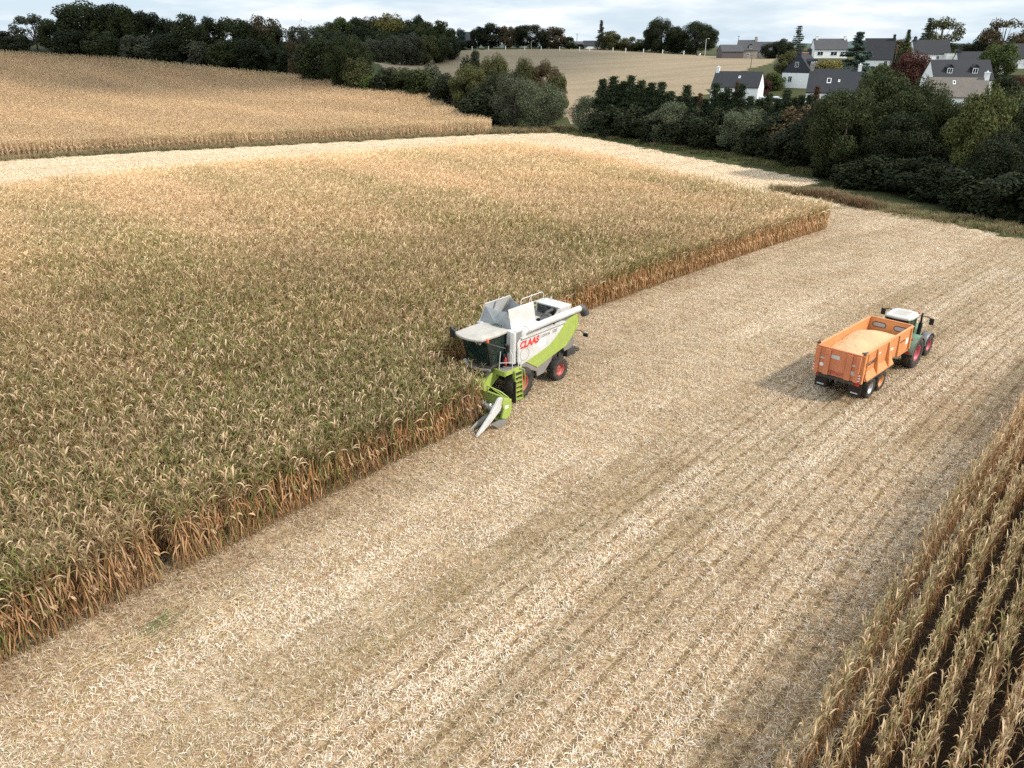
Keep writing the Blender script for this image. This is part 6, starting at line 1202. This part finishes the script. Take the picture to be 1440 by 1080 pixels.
for s_ in (1, -1):
    m = MB(); y0, y1 = s_*.68, s_*1.46; rr = [(1.10, a) for a in np.linspace(R_(12), R_(172), 12)]
    V = []
    for r_, a in rr: V += [(r_*math.cos(a), y0, .97+r_*math.sin(a)), (r_*math.cos(a), y1, .97+r_*math.sin(a)*.985), ((r_-.05)*math.cos(a), y1, .97+(r_-.05)*math.sin(a)*.985), ((r_-.05)*math.cos(a), y0, .97+(r_-.05)*math.sin(a))]
    k = len(rr); m.add(V, [(i*4+j, i*4+(j+1) % 4, i*4+4+(j+1) % 4, i*4+4+j) for i in range(k-1) for j in range(4)]+[(3, 2, 1, 0), tuple(range(4*k-4, 4*k))], 0, True); fd = m.build('rear_fender', M_TRGREEN, P, .02)
    m = MB(); m.slab([(r_*math.cos(a), s_*1.461, .97+r_*math.sin(a)*.985) for r_, a in rr]+[((r_-.14)*math.cos(a), s_*1.461, .97+(r_-.14)*math.sin(a)*.985) for r_, a in rr[::-1]], (0, s_*.03, 0)); m.build('fender_edge', M_TRGREY, fd)
    m = MB(); m.box(-1.10, -1.06, min(s_*.85, s_*1.35), max(s_*.85, s_*1.35), 1.18, 1.30); m.build('tail_light', M_REDC, fd)
    m = MB(); m.slab([(-.62, s_*.78, 1.90), (-.62, s_*1.25, 1.90), (-.54, s_*1.25, 1.975), (-.54, s_*.78, 1.975)], (-.02, 0, .03)); m.build('brake_light', M_RED, fd)
    a = R_(146); t_ = Vector((-math.sin(a), 0, math.cos(a))); nn = Vector((math.cos(a), 0, math.sin(a)))
    if s_ < 0:
        xdir = Vector((0, -1, 0)); ydir = Vector((math.sin(a), 0, -math.cos(a))); text_part('vario', .20, M_LETTER, fd, (1.108*math.cos(a), -.80, .97+1.108*math.sin(a)), rotm((xdir, ydir, nn)), .12, .004, .006)
    m = MB(); V = []; rr2 = [(.80, q) for q in np.linspace(R_(25), R_(160), 9)]
    for r_, q in rr2: V += [(2.72+r_*math.cos(q), s_*.74, .70+r_*math.sin(q)), (2.72+r_*math.cos(q), s_*1.22, .70+r_*math.sin(q)), (2.72+(r_-.03)*math.cos(q), s_*1.22, .70+(r_-.03)*math.sin(q)), (2.72+(r_-.03)*math.cos(q), s_*.74, .70+(r_-.03)*math.sin(q))]
    k = len(rr2); m.add(V, [(i*4+j, i*4+(j+1) % 4, i*4+4+(j+1) % 4, i*4+4+j) for i in range(k-1) for j in range(4)]+[(3, 2, 1, 0), tuple(range(4*k-4, 4*k))], 0, True); m.build('front_fender', M_TRGREY, P)
    m = MB(); m.tube([(.88, s_*.66, 2.84), (1.0, s_*1.1, 2.86), (.98, s_*1.42, 2.78)], .028, 8); m.build('mirror_arm', M_BLACK, P)
    m = MB(); m.box(.92, 1.02, s_*1.44-.13, s_*1.44+.13, 2.42, 2.82); m.build('mirror', M_BLACK, P, .02)
    m = MB(); m.box(.45, 1.0, min(s_*.68, s_*1.02), max(s_*.68, s_*1.02), .45, 1.25); m.build('fuel_tank', M_TRGREY, P, .03)
m = MB(); m.tube([(1.42, -.70, 1.3), (1.38, -.74, 2.0), (1.36, -.74, 2.3)], .12, 12); m.tube([(1.36, -.74, 2.3), (1.34, -.74, 2.8), (1.24, -.78, 2.92)], .06, 10); m.build('exhaust', M_BLACK, P)
m = MB(); m.tube([(.75, -.72, 2.98), (.75, -.72, 3.12)], [.06, .05], 10); m.build('beacon', M_LAMP, P)
m = MB()
for s_ in (-.32, .32): m.tube([(-.4, s_, .7), (-1.05, s_*1.1, .62)], .05, 8); m.tube([(-.5, s_, 1.2), (-.95, s_*1.1, .8)], .03, 8)
m.box(-.9, -.35, -.1, .1, .55, .75); m.build('rear_hitch', M_DARK, P)
for c in TC.children:
    if c.name.split('.')[0] in ('cab_roof', 'cab_pillar', 'side_window', 'cab_door_glass', 'rear_window', 'windscreen', 'cab_base', 'driver_seat', 'steering_wheel', 'number_plate', 'mirror', 'mirror_arm', 'beacon', 'exhaust'): c.location.x += .42

def dust():
    bm = bmesh.new(); bmesh.ops.create_icosphere(bm, subdivisions=3, radius=1)
    for v in bm.verts: p = v.co.copy(); v.co = p*(1+.35*mnoise.noise(p*1.7))
    me = bpy.data.meshes.new('dust'); bm.to_mesh(me); bm.free(); m = bpy.data.materials.new('airborne_dust'); m.use_nodes = True; n = m.node_tree.nodes; l = m.node_tree.links; n.remove(n["Principled BSDF"])
    v = n.new("ShaderNodeVolumePrincipled"); v.inputs['Color'].default_value = (.75, .58, .42, 1); tc = n.new("ShaderNodeTexCoord"); ln = n.new("ShaderNodeVectorMath"); ln.operation = 'LENGTH'; l.new(tc.outputs['Object'], ln.inputs[0])
    f = n.new("ShaderNodeMapRange"); f.inputs[1].default_value = .95; f.inputs[2].default_value = .1; f.inputs[3].default_value = 0; f.inputs[4].default_value = .34; l.new(ln.outputs['Value'], f.inputs[0])
    l.new(math_n(n, l, 'MULTIPLY', f.outputs[0], noise_n(n, l, tc.outputs['Object'], 2.2, 3)), v.inputs['Density']); l.new(v.outputs[0], n["Material Output"].inputs['Volume']); me.materials.append(m)
    o = bpy.data.objects.new('dust', me); COL.objects.link(o); c = CB_O-CB_F*6.6+CB_L*.5; o.location = (c[0], c[1], .75); o.scale = (2.6, 1.7, 1.0); o.rotation_euler = (0, 0, math.atan2(CB_F[1], CB_F[0]))
    tag(o, 'thin brown dust drifting behind the rear of the harvester', kind='stuff')
dust()
